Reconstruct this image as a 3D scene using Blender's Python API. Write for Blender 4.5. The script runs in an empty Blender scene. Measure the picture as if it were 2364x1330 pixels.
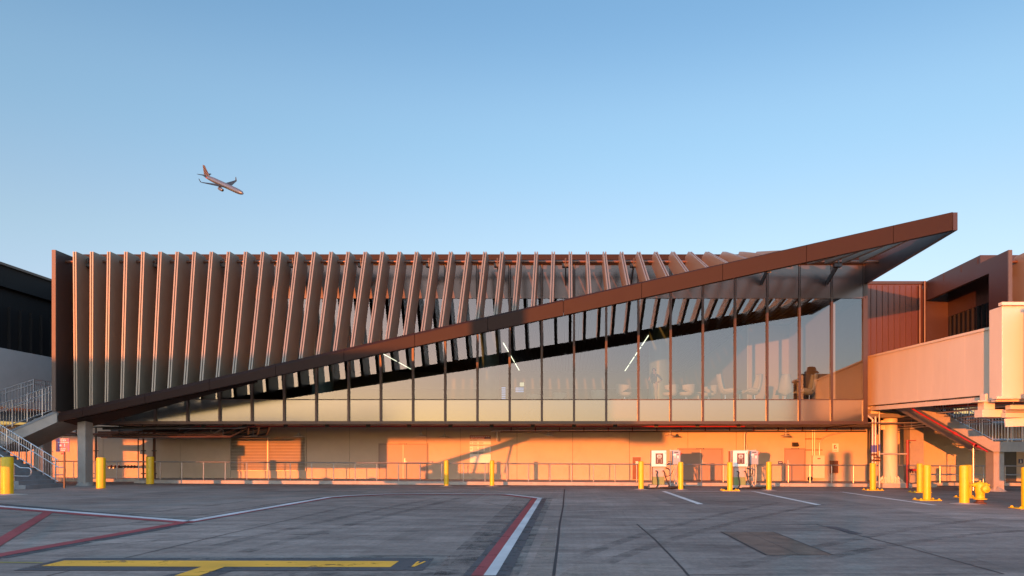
import bpy, bmesh, math, random
from math import sin, cos, pi, radians, sqrt, atan2
from mathutils import Vector, Matrix, Euler
random.seed(7)
sc = bpy.context.scene
COL = sc.collection
# ---------------------------------------------------------------- measuring
F, CX, CY, H = 1700.0, 1313.0, 1052.0, 1.47
def X(u, Y): return (u - CX) * Y / F
def Z(v, Y): return H - (v - CY) * Y / F
def P(u, v, Y): return (X(u, Y), Y, Z(v, Y))
def gz(x): return -0.005 * x
def GY(u, v): return H * F / ((v - CY) - 0.005 * (u - CX))
def G(u, v, lift=0.0):
    y = GY(u, v); x = X(u, y)
    return (x, y, gz(x) + lift)
# ---------------------------------------------------------------- materials
def nd(nt, t, **kw):
    n = nt.nodes.new(t)
    for k, v in kw.items(): setattr(n, k, v)
    return n
def mat(name, col, rough=0.5, metal=0.0, var=0.12, scale=2.0, bump=0.0, bscale=60.0, spec=0.5,
        stretch=(1, 1, 1), coat=0.0, dirt=None, dscale=0.7):
    m = bpy.data.materials.new(name); m.use_nodes = True
    nt = m.node_tree; L = nt.links.new
    b = nt.nodes['Principled BSDF']
    b.inputs['Roughness'].default_value = rough; b.inputs['Metallic'].default_value = metal
    b.inputs['Specular IOR Level'].default_value = spec
    b.inputs['Coat Weight'].default_value = coat; b.inputs['Coat Roughness'].default_value = 0.08
    tc = nd(nt, 'ShaderNodeTexCoord'); mp = nd(nt, 'ShaderNodeMapping'); mp.inputs['Scale'].default_value = stretch
    L(tc.outputs['Object'], mp.inputs[0])
    n = nd(nt, 'ShaderNodeTexNoise'); n.inputs['Scale'].default_value = scale; n.inputs['Detail'].default_value = 7
    n.inputs['Roughness'].default_value = 0.62
    L(mp.outputs[0], n.inputs['Vector'])
    mr = nd(nt, 'ShaderNodeMapRange'); mr.inputs[1].default_value = 0.3; mr.inputs[2].default_value = 0.7
    mr.inputs[3].default_value = 1 - var; mr.inputs[4].default_value = 1 + var * 0.6
    L(n.outputs['Fac'], mr.inputs[0])
    vm = nd(nt, 'ShaderNodeVectorMath', operation='SCALE'); vm.inputs[0].default_value = col
    L(mr.outputs[0], vm.inputs['Scale'])
    src = vm.outputs[0]
    if dirt:
        n2 = nd(nt, 'ShaderNodeTexNoise'); n2.inputs['Scale'].default_value = dscale; n2.inputs['Detail'].default_value = 9
        n2.inputs['Roughness'].default_value = 0.7
        L(mp.outputs[0], n2.inputs['Vector'])
        m2 = nd(nt, 'ShaderNodeMapRange'); m2.inputs[1].default_value = 0.52; m2.inputs[2].default_value = 0.75
        L(n2.outputs['Fac'], m2.inputs[0])
        mx = nd(nt, 'ShaderNodeMix', data_type='RGBA'); mx.inputs['B'].default_value = (*dirt, 1)
        L(m2.outputs[0], mx.inputs['Factor']); L(src, mx.inputs['A']); src = mx.outputs['Result']
    L(src, b.inputs['Base Color'])
    r2 = nd(nt, 'ShaderNodeMapRange'); r2.inputs[3].default_value = max(0.02, rough - 0.08); r2.inputs[4].default_value = min(1, rough + 0.1)
    L(n.outputs['Fac'], r2.inputs[0]); L(r2.outputs[0], b.inputs['Roughness'])
    if bump:
        nb = nd(nt, 'ShaderNodeTexNoise'); nb.inputs['Scale'].default_value = bscale; nb.inputs['Detail'].default_value = 5
        L(mp.outputs[0], nb.inputs['Vector'])
        bp = nd(nt, 'ShaderNodeBump'); bp.inputs['Strength'].default_value = bump; bp.inputs['Distance'].default_value = 0.02
        L(nb.outputs['Fac'], bp.inputs['Height']); L(bp.outputs[0], b.inputs['Normal'])
    return m
def emit(name, col, s):
    m = bpy.data.materials.new(name); m.use_nodes = True; nt = m.node_tree
    b = nt.nodes['Principled BSDF']; b.inputs['Base Color'].default_value = (*col, 1)
    b.inputs['Emission Color'].default_value = (*col, 1); b.inputs['Emission Strength'].default_value = s
    return m
def glass_mat(name, refl, tint, rough=0.0):
    m = bpy.data.materials.new(name); m.use_nodes = True; nt = m.node_tree; L = nt.links.new
    nt.nodes.remove(nt.nodes['Principled BSDF']); out = nt.nodes['Material Output']
    tr = nd(nt, 'ShaderNodeBsdfTransparent'); tr.inputs[0].default_value = (*tint, 1)
    gl = nd(nt, 'ShaderNodeBsdfGlossy'); gl.inputs['Color'].default_value = (0.95, 0.97, 1.0, 1); gl.inputs['Roughness'].default_value = rough
    fr = nd(nt, 'ShaderNodeFresnel'); fr.inputs['IOR'].default_value = refl
    tc = nd(nt, 'ShaderNodeTexCoord')
    n = nd(nt, 'ShaderNodeTexNoise'); n.inputs['Scale'].default_value = 0.35; n.inputs['Detail'].default_value = 1
    bp = nd(nt, 'ShaderNodeBump'); bp.inputs['Strength'].default_value = 0.008; bp.inputs['Distance'].default_value = 0.02
    L(tc.outputs['Object'], n.inputs['Vector']); L(n.outputs['Fac'], bp.inputs['Height']); L(bp.outputs[0], gl.inputs['Normal'])
    mx = nd(nt, 'ShaderNodeMixShader'); L(fr.outputs[0], mx.inputs[0]); L(tr.outputs[0], mx.inputs[1]); L(gl.outputs[0], mx.inputs[2])
    L(mx.outputs[0], out.inputs[0])
    return m
def spandrel_mat():
    m = bpy.data.materials.new('spandrel_glass'); m.use_nodes = True; nt = m.node_tree; L = nt.links.new
    b = nt.nodes['Principled BSDF']; out = nt.nodes['Material Output']
    b.inputs['Base Color'].default_value = (0.025, 0.022, 0.018, 1); b.inputs['Roughness'].default_value = 0.6
    gl = nd(nt, 'ShaderNodeBsdfGlossy'); gl.inputs['Color'].default_value = (0.97, 0.96, 0.93, 1); gl.inputs['Roughness'].default_value = 0.16
    fr = nd(nt, 'ShaderNodeFresnel'); fr.inputs['IOR'].default_value = 2.25
    mx = nd(nt, 'ShaderNodeMixShader'); L(fr.outputs[0], mx.inputs[0]); L(b.outputs[0], mx.inputs[1]); L(gl.outputs[0], mx.inputs[2])
    L(mx.outputs[0], out.inputs[0])
    return m
def ground_mat():
    m = bpy.data.materials.new('apron_concrete'); m.use_nodes = True; nt = m.node_tree; L = nt.links.new
    b = nt.nodes['Principled BSDF']; b.inputs['Specular IOR Level'].default_value = 0.35
    tc = nd(nt, 'ShaderNodeTexCoord')
    def noise(scale, st=(1, 1, 1), det=8, ro=0.6, rot=0.0):
        mp = nd(nt, 'ShaderNodeMapping'); mp.inputs['Scale'].default_value = st; mp.inputs['Rotation'].default_value = (0, 0, rot)
        L(tc.outputs['Object'], mp.inputs[0])
        n = nd(nt, 'ShaderNodeTexNoise'); n.inputs['Scale'].default_value = scale; n.inputs['Detail'].default_value = det
        n.inputs['Roughness'].default_value = ro
        L(mp.outputs[0], n.inputs['Vector']); return n.outputs['Fac']
    def rng(s, a, bb, c, d):
        r = nd(nt, 'ShaderNodeMapRange'); r.inputs[1].default_value = a; r.inputs[2].default_value = bb
        r.inputs[3].default_value = c; r.inputs[4].default_value = d; L(s, r.inputs[0]); return r.outputs[0]
    def mul(a, bb):
        k = nd(nt, 'ShaderNodeMath', operation='MULTIPLY'); L(a, k.inputs[0]); L(bb, k.inputs[1]); return k.outputs[0]
    big = rng(noise(0.16), 0.3, 0.7, 0.66, 1.2)
    mid = rng(noise(1.1, (0.55, 1.3, 1), 12, 0.78), 0.32, 0.68, 0.55, 1.28)
    fine = rng(noise(16, (1, 1, 1), 6, 0.75), 0.3, 0.7, 0.74, 1.2)
    streak = rng(noise(3.0, (0.10, 1.0, 1), 8, 0.7), 0.35, 0.7, 0.76, 1.14)
    brush = rng(noise(9.0, (1.0, 0.03, 1), 3, 0.6), 0.35, 0.65, 0.94, 1.05)
    tyre = rng(noise(0.5, (0.25, 1.6, 1), 5, 0.75, 0.5), 0.56, 0.72, 1.0, 0.66)
    # saw-cut slab tones: each cast bay differs a little
    vo = nd(nt, 'ShaderNodeTexVoronoi', feature='F1', distance='CHEBYCHEV'); vo.inputs['Scale'].default_value = 0.16; vo.inputs['Randomness'].default_value = 0.0
    L(tc.outputs['Object'], vo.inputs['Vector'])
    sp = nd(nt, 'ShaderNodeSeparateColor'); L(vo.outputs['Color'], sp.inputs[0])
    slab = rng(sp.outputs[0], 0, 1, 0.86, 1.12)
    v = mul(mul(mul(big, mid), mul(fine, streak)), mul(mul(brush, tyre), slab))
    vm = nd(nt, 'ShaderNodeVectorMath', operation='SCALE'); vm.inputs[0].default_value = (0.30, 0.25, 0.222)
    L(v, vm.inputs['Scale'])
    # dark oil spots
    oil = rng(noise(0.55, (1, 1, 1), 9, 0.72), 0.66, 0.74, 0.0, 0.75)
    mx = nd(nt, 'ShaderNodeMix', data_type='RGBA'); mx.inputs['B'].default_value = (0.075, 0.07, 0.068, 1)
    L(oil, mx.inputs['Factor']); L(vm.outputs[0], mx.inputs['A']); L(mx.outputs['Result'], b.inputs['Base Color'])
    L(rng(noise(1.3), 0.3, 0.7, 0.62, 0.9), b.inputs['Roughness'])
    bp = nd(nt, 'ShaderNodeBump'); bp.inputs['Strength'].default_value = 0.7; bp.inputs['Distance'].default_value = 0.004
    L(noise(60, (1, 1, 1), 4), bp.inputs['Height']); L(bp.outputs[0], b.inputs['Normal'])
    return m
def paint_mat(name, col, wear=0.35, fade=0.0):
    """road paint that is worn through to the concrete under it"""
    m = bpy.data.materials.new(name); m.use_nodes = True; nt = m.node_tree; L = nt.links.new
    b = nt.nodes['Principled BSDF']; b.inputs['Roughness'].default_value = 0.65; out = nt.nodes['Material Output']
    tc = nd(nt, 'ShaderNodeTexCoord')
    def noise(sc_, det, ro, st=(1, 1, 1), rot=0.0):
        mp = nd(nt, 'ShaderNodeMapping'); mp.inputs['Scale'].default_value = st; mp.inputs['Rotation'].default_value = (0, 0, rot); L(tc.outputs['Object'], mp.inputs[0])
        n = nd(nt, 'ShaderNodeTexNoise'); n.inputs['Scale'].default_value = sc_; n.inputs['Detail'].default_value = det; n.inputs['Roughness'].default_value = ro
        L(mp.outputs[0], n.inputs['Vector']); return n.outputs['Fac']
    n1 = noise(1.6, 12, 0.8); n2 = noise(5.0, 6, 0.7, (0.12, 1, 1)); n3 = noise(0.8, 6, 0.6)
    ad = nd(nt, 'ShaderNodeMath', operation='MULTIPLY_ADD'); ad.inputs[1].default_value = 0.5; L(n2, ad.inputs[0]); L(n1, ad.inputs[2])
    r = nd(nt, 'ShaderNodeMapRange'); r.inputs[1].default_value = 0.98 - wear * 0.45; r.inputs[2].default_value = 1.02 - wear * 0.30
    r.inputs[3].default_value = fade; r.inputs[4].default_value = 0.92; L(ad.outputs[0], r.inputs[0])
    tone = nd(nt, 'ShaderNodeMapRange'); tone.inputs[1].default_value = 0.3; tone.inputs[2].default_value = 0.7; tone.inputs[3].default_value = 0.72; tone.inputs[4].default_value = 1.1; L(n3, tone.inputs[0])
    vm = nd(nt, 'ShaderNodeVectorMath', operation='SCALE'); vm.inputs[0].default_value = col; L(tone.outputs[0], vm.inputs['Scale']); L(vm.outputs[0], b.inputs['Base Color'])
    tr = nd(nt, 'ShaderNodeBsdfTransparent'); mx = nd(nt, 'ShaderNodeMixShader')
    L(r.outputs[0], mx.inputs[0]); L(b.outputs[0], mx.inputs[1]); L(tr.outputs[0], mx.inputs[2]); L(mx.outputs[0], out.inputs[0])
    return m
def stripe_mat():
    m = bpy.data.materials.new('tail_stripes'); m.use_nodes = True; nt = m.node_tree; L = nt.links.new
    b = nt.nodes['Principled BSDF']; b.inputs['Roughness'].default_value = 0.35
    tc = nd(nt, 'ShaderNodeTexCoord'); sx = nd(nt, 'ShaderNodeSeparateXYZ'); L(tc.outputs['Object'], sx.inputs[0])
    a = nd(nt, 'ShaderNodeMath', operation='MULTIPLY_ADD'); a.inputs[1].default_value = 0.55
    L(sx.outputs['X'], a.inputs[0]); L(sx.outputs['Z'], a.inputs[2])
    k = nd(nt, 'ShaderNodeMath', operation='MULTIPLY'); k.inputs[1].default_value = 0.5; L(a.outputs[0], k.inputs[0])
    fr = nd(nt, 'ShaderNodeMath', operation='FRACT'); L(k.outputs[0], fr.inputs[0])
    cr = nd(nt, 'ShaderNodeValToRGB'); cr.color_ramp.interpolation = 'CONSTANT'
    cr.color_ramp.elements[0].color = (0.06, 0.008, 0.016, 1); cr.color_ramp.elements[1].position = 0.5; cr.color_ramp.elements[1].color = (0.12, 0.14, 0.17, 1)
    L(fr.outputs[0], cr.inputs[0])
    c = nd(nt, 'ShaderNodeMath', operation='MULTIPLY_ADD'); c.inputs[1].default_value = 1.45
    L(sx.outputs['X'], c.inputs[0]); L(sx.outputs['Z'], c.inputs[2])
    g = nd(nt, 'ShaderNodeMath', operation='GREATER_THAN'); g.inputs[1].default_value = -18.0; L(c.outputs[0], g.inputs[0])
    mx = nd(nt, 'ShaderNodeMix', data_type='RGBA'); mx.inputs['B'].default_value = (0.012, 0.03, 0.09, 1)
    L(g.outputs[0], mx.inputs['Factor']); L(cr.outputs[0], mx.inputs['A']); L(mx.outputs['Result'], b.inputs['Base Color'])
    return m

MT = dict(
    fin=mat('champagne_bronze', (0.25, 0.205, 0.155), 0.36, 0.1, 0.08, 1.5, spec=0.65),
    beam=mat('dark_brown_metal', (0.026, 0.012, 0.009), 0.55, 0.0, 0.12, 1.2, spec=0.15, bump=0.02, bscale=1.5),
    header=mat('bronze_panel', (0.070, 0.048, 0.042), 0.20, 0.35, 0.08, 0.8, spec=0.6, bump=0.03, bscale=0.7),
    mull=mat('bronze_mullion', (0.06, 0.032, 0.024), 0.4, 0.2, 0.05),
    tube=mat('bronze_tube', (0.15, 0.07, 0.045), 0.3, 0.3, 0.05),
    plate=mat('black_bronze_plate', (0.055, 0.042, 0.038), 0.35, 0.2, 0.06, 1),
    plateedge=mat('plate_edge', (0.10, 0.07, 0.058), 0.45, 0.1, 0.06),
    wall=mat('painted_concrete', (0.56, 0.44, 0.335), 0.75, 0, 0.06, 1.4, bump=0.08, bscale=40, dirt=(0.48, 0.37, 0.275), dscale=0.5),
    gap=mat('dark_gap', (0.03, 0.027, 0.025), 0.9),
    door=mat('door_paint', (0.36, 0.25, 0.205), 0.5, 0, 0.05, 1.5),
    louvre=mat('louvre_metal', (0.52, 0.44, 0.36), 0.45, 0.1, 0.05),
    soffit=mat('soffit_grey', (0.18, 0.16, 0.145), 0.7, 0, 0.2, 1.5),
    spandrel=spandrel_mat(),
    glass=glass_mat('coated_glass', 1.86, (0.44, 0.52, 0.56)),
    floor=mat('carpet', (0.16, 0.15, 0.15), 0.9, 0, 0.2, 6),
    ceil=mat('ceiling_slats', (0.15, 0.145, 0.14), 0.6, 0, 0.1, 5),
    ceilgap=mat('ceiling_void', (0.01, 0.01, 0.01), 0.9),
    inwall=mat('lounge_wall', (0.42, 0.38, 0.35), 0.7, 0, 0.06, 1),
    inwain=mat('lounge_wainscot', (0.10, 0.095, 0.10), 0.5, 0, 0.08, 1),
    pink=mat('plaster_wall', (0.62, 0.50, 0.46), 0.8, 0, 0.04, 1),
    teal=mat('column_tile', (0.30, 0.42, 0.38), 0.35, 0, 0.08, 2),
    conc=mat('cast_concrete', (0.36, 0.32, 0.285), 0.85, 0, 0.18, 2.2, bump=0.25, bscale=25, dirt=(0.24, 0.20, 0.175), dscale=1.1),
    kerb=mat('kerb_concrete', (0.42, 0.375, 0.335), 0.85, 0, 0.15, 1.6, bump=0.2, bscale=30, dirt=(0.27, 0.24, 0.22), dscale=0.9),
    step=mat('stair_concrete', (0.21, 0.22, 0.235), 0.8, 0, 0.18, 2.5, bump=0.2, bscale=30),
    steel=mat('galvanised_steel', (0.52, 0.53, 0.55), 0.34, 0.75, 0.12, 8),
    rail=mat('brushed_rail', (0.46, 0.43, 0.42), 0.35, 0.7, 0.1, 8),
    pipe=mat('dark_pipe', (0.07, 0.06, 0.055), 0.5, 0.3, 0.2, 5),
    silver=mat('conduit_silver', (0.52, 0.48, 0.45), 0.4, 0.3, 0.08, 6),
    red=mat('sprinkler_red', (0.38, 0.02, 0.025), 0.4, 0, 0.1, 5),
    blue=mat('blue_wrap', (0.06, 0.07, 0.30), 0.5),
    yellow=mat('bollard_yellow', (0.78, 0.47, 0.008), 0.38, 0, 0.07, 5, dirt=(0.60, 0.36, 0.02), dscale=3.0),
    hydrant=mat('hydrant_yellow', (0.75, 0.50, 0.02), 0.42, 0, 0.12, 9),
    rust=mat('rusty_iron', (0.16, 0.07, 0.045), 0.8, 0.2, 0.3, 12, bump=0.2),
    cream=mat('bridge_cream', (0.74, 0.62, 0.475), 0.5, 0, 0.05, 1.2, dirt=(0.66, 0.54, 0.41), dscale=0.5, stretch=(1, 1, 0.3)),
    creamwhite=mat('cabinet_white', (0.78, 0.76, 0.73), 0.4, 0, 0.04, 4),
    gasket=mat('bridge_curtain', (0.10, 0.09, 0.085), 0.6, 0.1, 0.2, 6),
    brownpanel=mat('control_panel', (0.10, 0.045, 0.04), 0.4),
    screen=mat('lcd_grey', (0.22, 0.25, 0.22), 0.2),
    green=mat('skirt_green', (0.20, 0.27, 0.10), 0.5, 0, 0.08, 4),
    pedestal=mat('pedestal_beige', (0.44, 0.36, 0.32), 0.5, 0, 0.05, 4),
    box=mat('switch_grey', (0.33, 0.37, 0.42), 0.4, 0.1, 0.06, 6),
    rubber=mat('black_rubber', (0.018, 0.017, 0.017), 0.6),
    redwall=mat('red_brown_cladding', (0.085, 0.03, 0.022), 0.36, 0.1, 0.08, 0.9, spec=0.5),
    wing=mat('brown_cladding', (0.055, 0.027, 0.022), 0.42, 0.15, 0.08, 0.9),
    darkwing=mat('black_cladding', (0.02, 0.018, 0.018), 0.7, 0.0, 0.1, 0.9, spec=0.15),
    darkglass=mat('dark_window', (0.012, 0.012, 0.014), 0.12, 0, 0.02),
    greywall=mat('grey_render', (0.58, 0.56, 0.55), 0.8, 0, 0.06, 1.2),
    white=mat('white_plastic', (0.78, 0.77, 0.74), 0.45, 0, 0.04, 5),
    navy=mat('navy_enamel', (0.025, 0.03, 0.12), 0.4),
    signred=mat('sign_maroon', (0.28, 0.03, 0.05), 0.4),
    signviolet=mat('sign_violet', (0.16, 0.06, 0.22), 0.4),
    signpink=mat('sign_brick', (0.42, 0.10, 0.09), 0.4),
    signgrey=mat('sign_grey_band', (0.42, 0.44, 0.42), 0.5),
    ink=mat('dark_ink', (0.04, 0.04, 0.05), 0.5),
    lampgrey=mat('lamp_enamel', (0.42, 0.40, 0.38), 0.4),
    chair=mat('chair_shell', (0.70, 0.66, 0.58), 0.6, 0, 0.05, 4),
    chrome=mat('chrome', (0.75, 0.75, 0.76), 0.12, 1.0, 0.03),
    brasscab=mat('copper_cabinet', (0.26, 0.10, 0.05), 0.3, 0.35, 0.15, 3),
    led=emit('led_strip', (1.0, 0.88, 0.58), 1.5),
    lcd=emit('lit_shelf', (0.35, 0.50, 0.85), 0.3),
    lcdw=emit('lit_menu', (0.95, 0.80, 0.45), 0.35),
    plane=mat('aircraft_silver', (0.12, 0.145, 0.19), 0.32, 0.35, 0.05, 0.3),
    planedark=mat('aircraft_grey', (0.035, 0.04, 0.045), 0.4, 0.2, 0.05, 0.3),
    black=mat('black_inlet', (0.01, 0.01, 0.012), 0.6),
    tail=stripe_mat(),
    apron=ground_mat(),
    pred=paint_mat('red_line_paint', (0.30, 0.045, 0.05), 0.3), pwhite=paint_mat('white_line_paint', (0.58, 0.58, 0.59), 0.25),
    pwhite2=paint_mat('bay_line_paint', (0.74, 0.72, 0.70), 0.12), pyellow=paint_mat('yellow_line_paint', (0.90, 0.44, 0.03), 0.35), pblack=paint_mat('black_line_paint', (0.07, 0.07, 0.076), 0.45),
    plime=paint_mat('lime_line_paint', (0.42, 0.40, 0.06), 0.3),
    pold=paint_mat('old_blackout_paint', (0.10, 0.095, 0.092), 0.85, 0.35),
    pstain=paint_mat('beige_stain', (0.36, 0.29, 0.215), 1.0, 0.35), skid=paint_mat('skid_rubber', (0.06, 0.058, 0.057), 0.8, 0.62), crack=mat('crack', (0.07, 0.065, 0.062), 0.9),
    joint=mat('joint_sealant', (0.022, 0.021, 0.022), 0.7, 0, 0.2, 3),
    cover=mat('rusted_cover', (0.17, 0.115, 0.085), 0.8, 0.1, 0.45, 2.5, bump=0.5, bscale=30, dirt=(0.075, 0.07, 0.068), dscale=2.2),
    skin=mat('skin', (0.50, 0.30, 0.22), 0.5), hair=mat('hair', (0.10, 0.055, 0.035), 0.6),
    shirt=mat('dark_top', (0.055, 0.06, 0.065), 0.8), trousers=mat('pale_trousers', (0.50, 0.49, 0.43), 0.8),
    truck=mat('truck_white', (0.6, 0.6, 0.6), 0.5), tyre=mat('tyre', (0.02, 0.02, 0.02), 0.8),
)
# ---------------------------------------------------------------- mesh helper
class MB:
    def __init__(s): s.v, s.f = [], []
    def add(s, vs, fs):
        o = len(s.v); s.v += [tuple(map(float, p)) for p in vs]; s.f += [tuple(i + o for i in f) for f in fs]; return s
    def box(s, x0, x1, y0, y1, z0, z1):
        if x0 > x1: x0, x1 = x1, x0
        if y0 > y1: y0, y1 = y1, y0
        if z0 > z1: z0, z1 = z1, z0
        return s.add([(x0, y0, z0), (x1, y0, z0), (x1, y1, z0), (x0, y1, z0), (x0, y0, z1), (x1, y0, z1), (x1, y1, z1), (x0, y1, z1)],
                     [(0, 3, 2, 1), (4, 5, 6, 7), (0, 1, 5, 4), (1, 2, 6, 5), (2, 3, 7, 6), (3, 0, 4, 7)])
    def poly(s, pts): return s.add(pts, [tuple(range(len(pts)))])
    def hull2(s, A, B):                      # two matching polygon loops joined into a solid
        n = len(A)
        return s.add(list(A) + list(B), [tuple(range(n))[::-1], tuple(range(n, 2 * n))] + [(i, (i + 1) % n, n + (i + 1) % n, n + i) for i in range(n)])
    def prism_x(s, yz, x0, x1): return s.hull2([(x0, y, z) for y, z in yz], [(x1, y, z) for y, z in yz])
    def prism_y(s, xz, y0, y1): return s.hull2([(x, y0, z) for x, z in xz], [(x, y1, z) for x, z in xz])
    def prism_z(s, xy, z0, z1): return s.hull2([(x, y, z0) for x, y in xy], [(x, y, z1) for x, y in xy])
    def tube(s, pts, r, n=8, r2=None):
        pts = [Vector(p) for p in pts]; m = len(pts); rings = []; up = None
        for i, p in enumerate(pts):
            t = (pts[min(i + 1, m - 1)] - pts[max(i - 1, 0)]).normalized()
            if up is None: up = Vector((0, 0, 1)) if abs(t.z) < 0.9 else Vector((1, 0, 0))
            a = t.cross(up)
            if a.length < 1e-5: a = t.orthogonal()
            a.normalize(); b = a.cross(t).normalized(); up = b
            rr = r if r2 is None else r + (r2 - r) * i / max(1, m - 1)
            rings.append([p + a * (cos(2 * pi * k / n) * rr) + b * (sin(2 * pi * k / n) * rr) for k in range(n)])
        vs = [q for R in rings for q in R]; fs = []
        for i in range(m - 1):
            for k in range(n): fs.append((i * n + k, i * n + (k + 1) % n, (i + 1) * n + (k + 1) % n, (i + 1) * n + k))
        fs.append(tuple(range(n))[::-1]); fs.append(tuple((m - 1) * n + k for k in range(n)))
        return s.add(vs, fs)
    def bar(s, p, q, w, h):
        p, q = Vector(p), Vector(q); t = (q - p).normalized()
        up = Vector((0, 0, 1)) if abs(t.z) < 0.95 else Vector((0, 1, 0))
        a = t.cross(up).normalized() * w / 2; b = a.cross(t).normalized() * h / 2
        return s.hull2([p + a + b, p - a + b, p - a - b, p + a - b], [q + a + b, q - a + b, q - a - b, q + a - b])
    def lathe(s, prof, c=(0, 0, 0), n=20, axis='z'):
        vs, fs = [], []
        for r, h in prof:
            for k in range(n):
                a = 2 * pi * k / n; p = (r * cos(a), r * sin(a), h)
                if axis == 'x': p = (h, p[0], p[1])
                if axis == 'y': p = (p[0], h, p[1])
                vs.append((p[0] + c[0], p[1] + c[1], p[2] + c[2]))
        m = len(prof)
        for i in range(m - 1):
            for k in range(n): fs.append((i * n + k, i * n + (k + 1) % n, (i + 1) * n + (k + 1) % n, (i + 1) * n + k))
        fs.append(tuple(range(n))[::-1]); fs.append(tuple((m - 1) * n + k for k in range(n)))
        return s.add(vs, fs)
    def grid(s, rows):
        o = len(s.v); n = len(rows[0])
        s.v += [tuple(map(float, p)) for r in rows for p in r]
        for i in range(len(rows) - 1):
            for j in range(n - 1): s.f.append((o + i * n + j, o + i * n + j + 1, o + (i + 1) * n + j + 1, o + (i + 1) * n + j))
        return s
    def build(s, name, m, parent=None, smooth=False, bevel=0.0, solid=0.0):
        off = Vector((0, 0, 0)); q = parent
        while q is not None: off += q.location; q = q.parent
        me = bpy.data.meshes.new(name); me.from_pydata([tuple(Vector(p) - off) for p in s.v], [], s.f)
        bm = bmesh.new(); bm.from_mesh(me); bmesh.ops.recalc_face_normals(bm, faces=bm.faces); bm.to_mesh(me); bm.free()
        ms = m if isinstance(m, (list, tuple)) else [m]
        for k in ms: me.materials.append(k)
        if smooth:
            me.polygons.foreach_set('use_smooth', [True] * len(me.polygons)); me.set_sharp_from_angle(angle=radians(38))
        o = bpy.data.objects.new(name, me); COL.objects.link(o)
        if parent is not None: o.parent = parent
        if solid:
            md = o.modifiers.new('Thickness', 'SOLIDIFY'); md.thickness = solid; md.offset = 0
        if bevel:
            md = o.modifiers.new('Bevel', 'BEVEL'); md.width = bevel; md.segments = 2; md.limit_method = 'ANGLE'
        return o
def tag(o, label, cat, group=None, kind=None):
    if label: o['label'] = label
    if cat: o['category'] = cat
    if group: o['group'] = group
    if kind: o['kind'] = kind
    return o
def thing(name, label, cat, loc=(0, 0, 0), group=None):
    o = bpy.data.objects.new(name, None); COL.objects.link(o); o.location = loc; o.empty_display_size = 0.3
    return tag(o, label, cat, group)
def structure(o): o['kind'] = 'structure'; return o
def copy_tree(o, parent=None):
    c = o.copy(); COL.objects.link(c)
    if parent is not None: c.parent = parent
    for ch in [k for k in o.children]: copy_tree(ch, c)
    return c
def text(s, size, m, parent, loc, rot=(pi / 2, 0, 0), name='lettering', align='CENTER', ext=0.002, sx=1.0):
    cu = bpy.data.curves.new('t', 'FONT'); cu.body = s; cu.size = size; cu.align_x = align; cu.align_y = 'CENTER'; cu.extrude = ext
    t = bpy.data.objects.new('t', cu); COL.objects.link(t); bpy.context.view_layer.update()
    dg = bpy.context.evaluated_depsgraph_get(); me = bpy.data.meshes.new_from_object(t.evaluated_get(dg))
    COL.objects.unlink(t); bpy.data.objects.remove(t)
    off = Vector((0, 0, 0)); q = parent
    while q is not None: off += q.location; q = q.parent
    me.transform(Matrix.Translation(Vector(loc) - off) @ Euler(rot).to_matrix().to_4x4() @ Matrix.Diagonal((sx, 1, 1, 1)))
    me.name = name; me.materials.clear(); me.materials.append(m)
    o = bpy.data.objects.new(name, me); COL.objects.link(o); o.parent = parent
    return o
SKYRAMP = [(0.27, (2.68, 2.48, 2.5)), (0.40, (2.5, 2.55, 2.52)), (0.53, (2.0, 2.25, 2.35)), (1.0, (5.4, 4.4, 3.7))]
SKYROLL = (0.035, 0.04, 0.05)
SUN_E, SUN_COL, EXPO = 2.9, (1.0, 0.24, 0.04), 1.5
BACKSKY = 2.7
# ---------------------------------------------------------------- camera, sky, sun
cam = bpy.data.cameras.new('camera'); co = bpy.data.objects.new('camera', cam); COL.objects.link(co)
cam.sensor_width = 36; cam.lens = F / 2364 * 36; cam.shift_x = (1182 - CX) / 2364; cam.shift_y = (CY - 665) / 2364
cam.clip_end = 5000; cam.clip_start = 0.1
co.location = (0, 0, H); co.rotation_euler = (radians(90), 0, 0); sc.camera = co
SUN_AZ, SUN_EL = 20.5, 1.0
w = bpy.data.worlds.new('World'); sc.world = w; w.use_nodes = True
nt = w.node_tree; L = nt.links.new; bg = nt.nodes['Background']; bg.inputs[1].default_value = 0.15
sky = nd(nt, 'ShaderNodeTexSky', sky_type='NISHITA'); sky.sun_disc = False
sky.sun_elevation = radians(SUN_EL); sky.sun_rotation = radians(180 + SUN_AZ)
sky.air_density = 1.0; sky.dust_density = 0.4; sky.ozone_density = 2.2
# grade of the sky colour with height above the horizon
tc = nd(nt, 'ShaderNodeTexCoord'); sx = nd(nt, 'ShaderNodeSeparateXYZ'); L(tc.outputs['Generated'], sx.inputs[0])
cr = nd(nt, 'ShaderNodeValToRGB'); cr.color_ramp.interpolation = 'EASE'
el = cr.color_ramp.elements
el[0].position = 0.0; el[0].color = (1.75, 2.0, 3.5, 1)
el[1].position = 0.12; el[1].color = (2.55, 2.35, 3.0, 1)
for p, c in SKYRAMP:
    e = el.new(p); e.color = (*c, 1)
L(sx.outputs['Z'], cr.inputs[0])
m1 = nd(nt, 'ShaderNodeMix', data_type='RGBA', blend_type='MULTIPLY'); m1.inputs['Factor'].default_value = 1
L(sky.outputs[0], m1.inputs['A']); L(cr.outputs[0], m1.inputs['B'])
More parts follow.
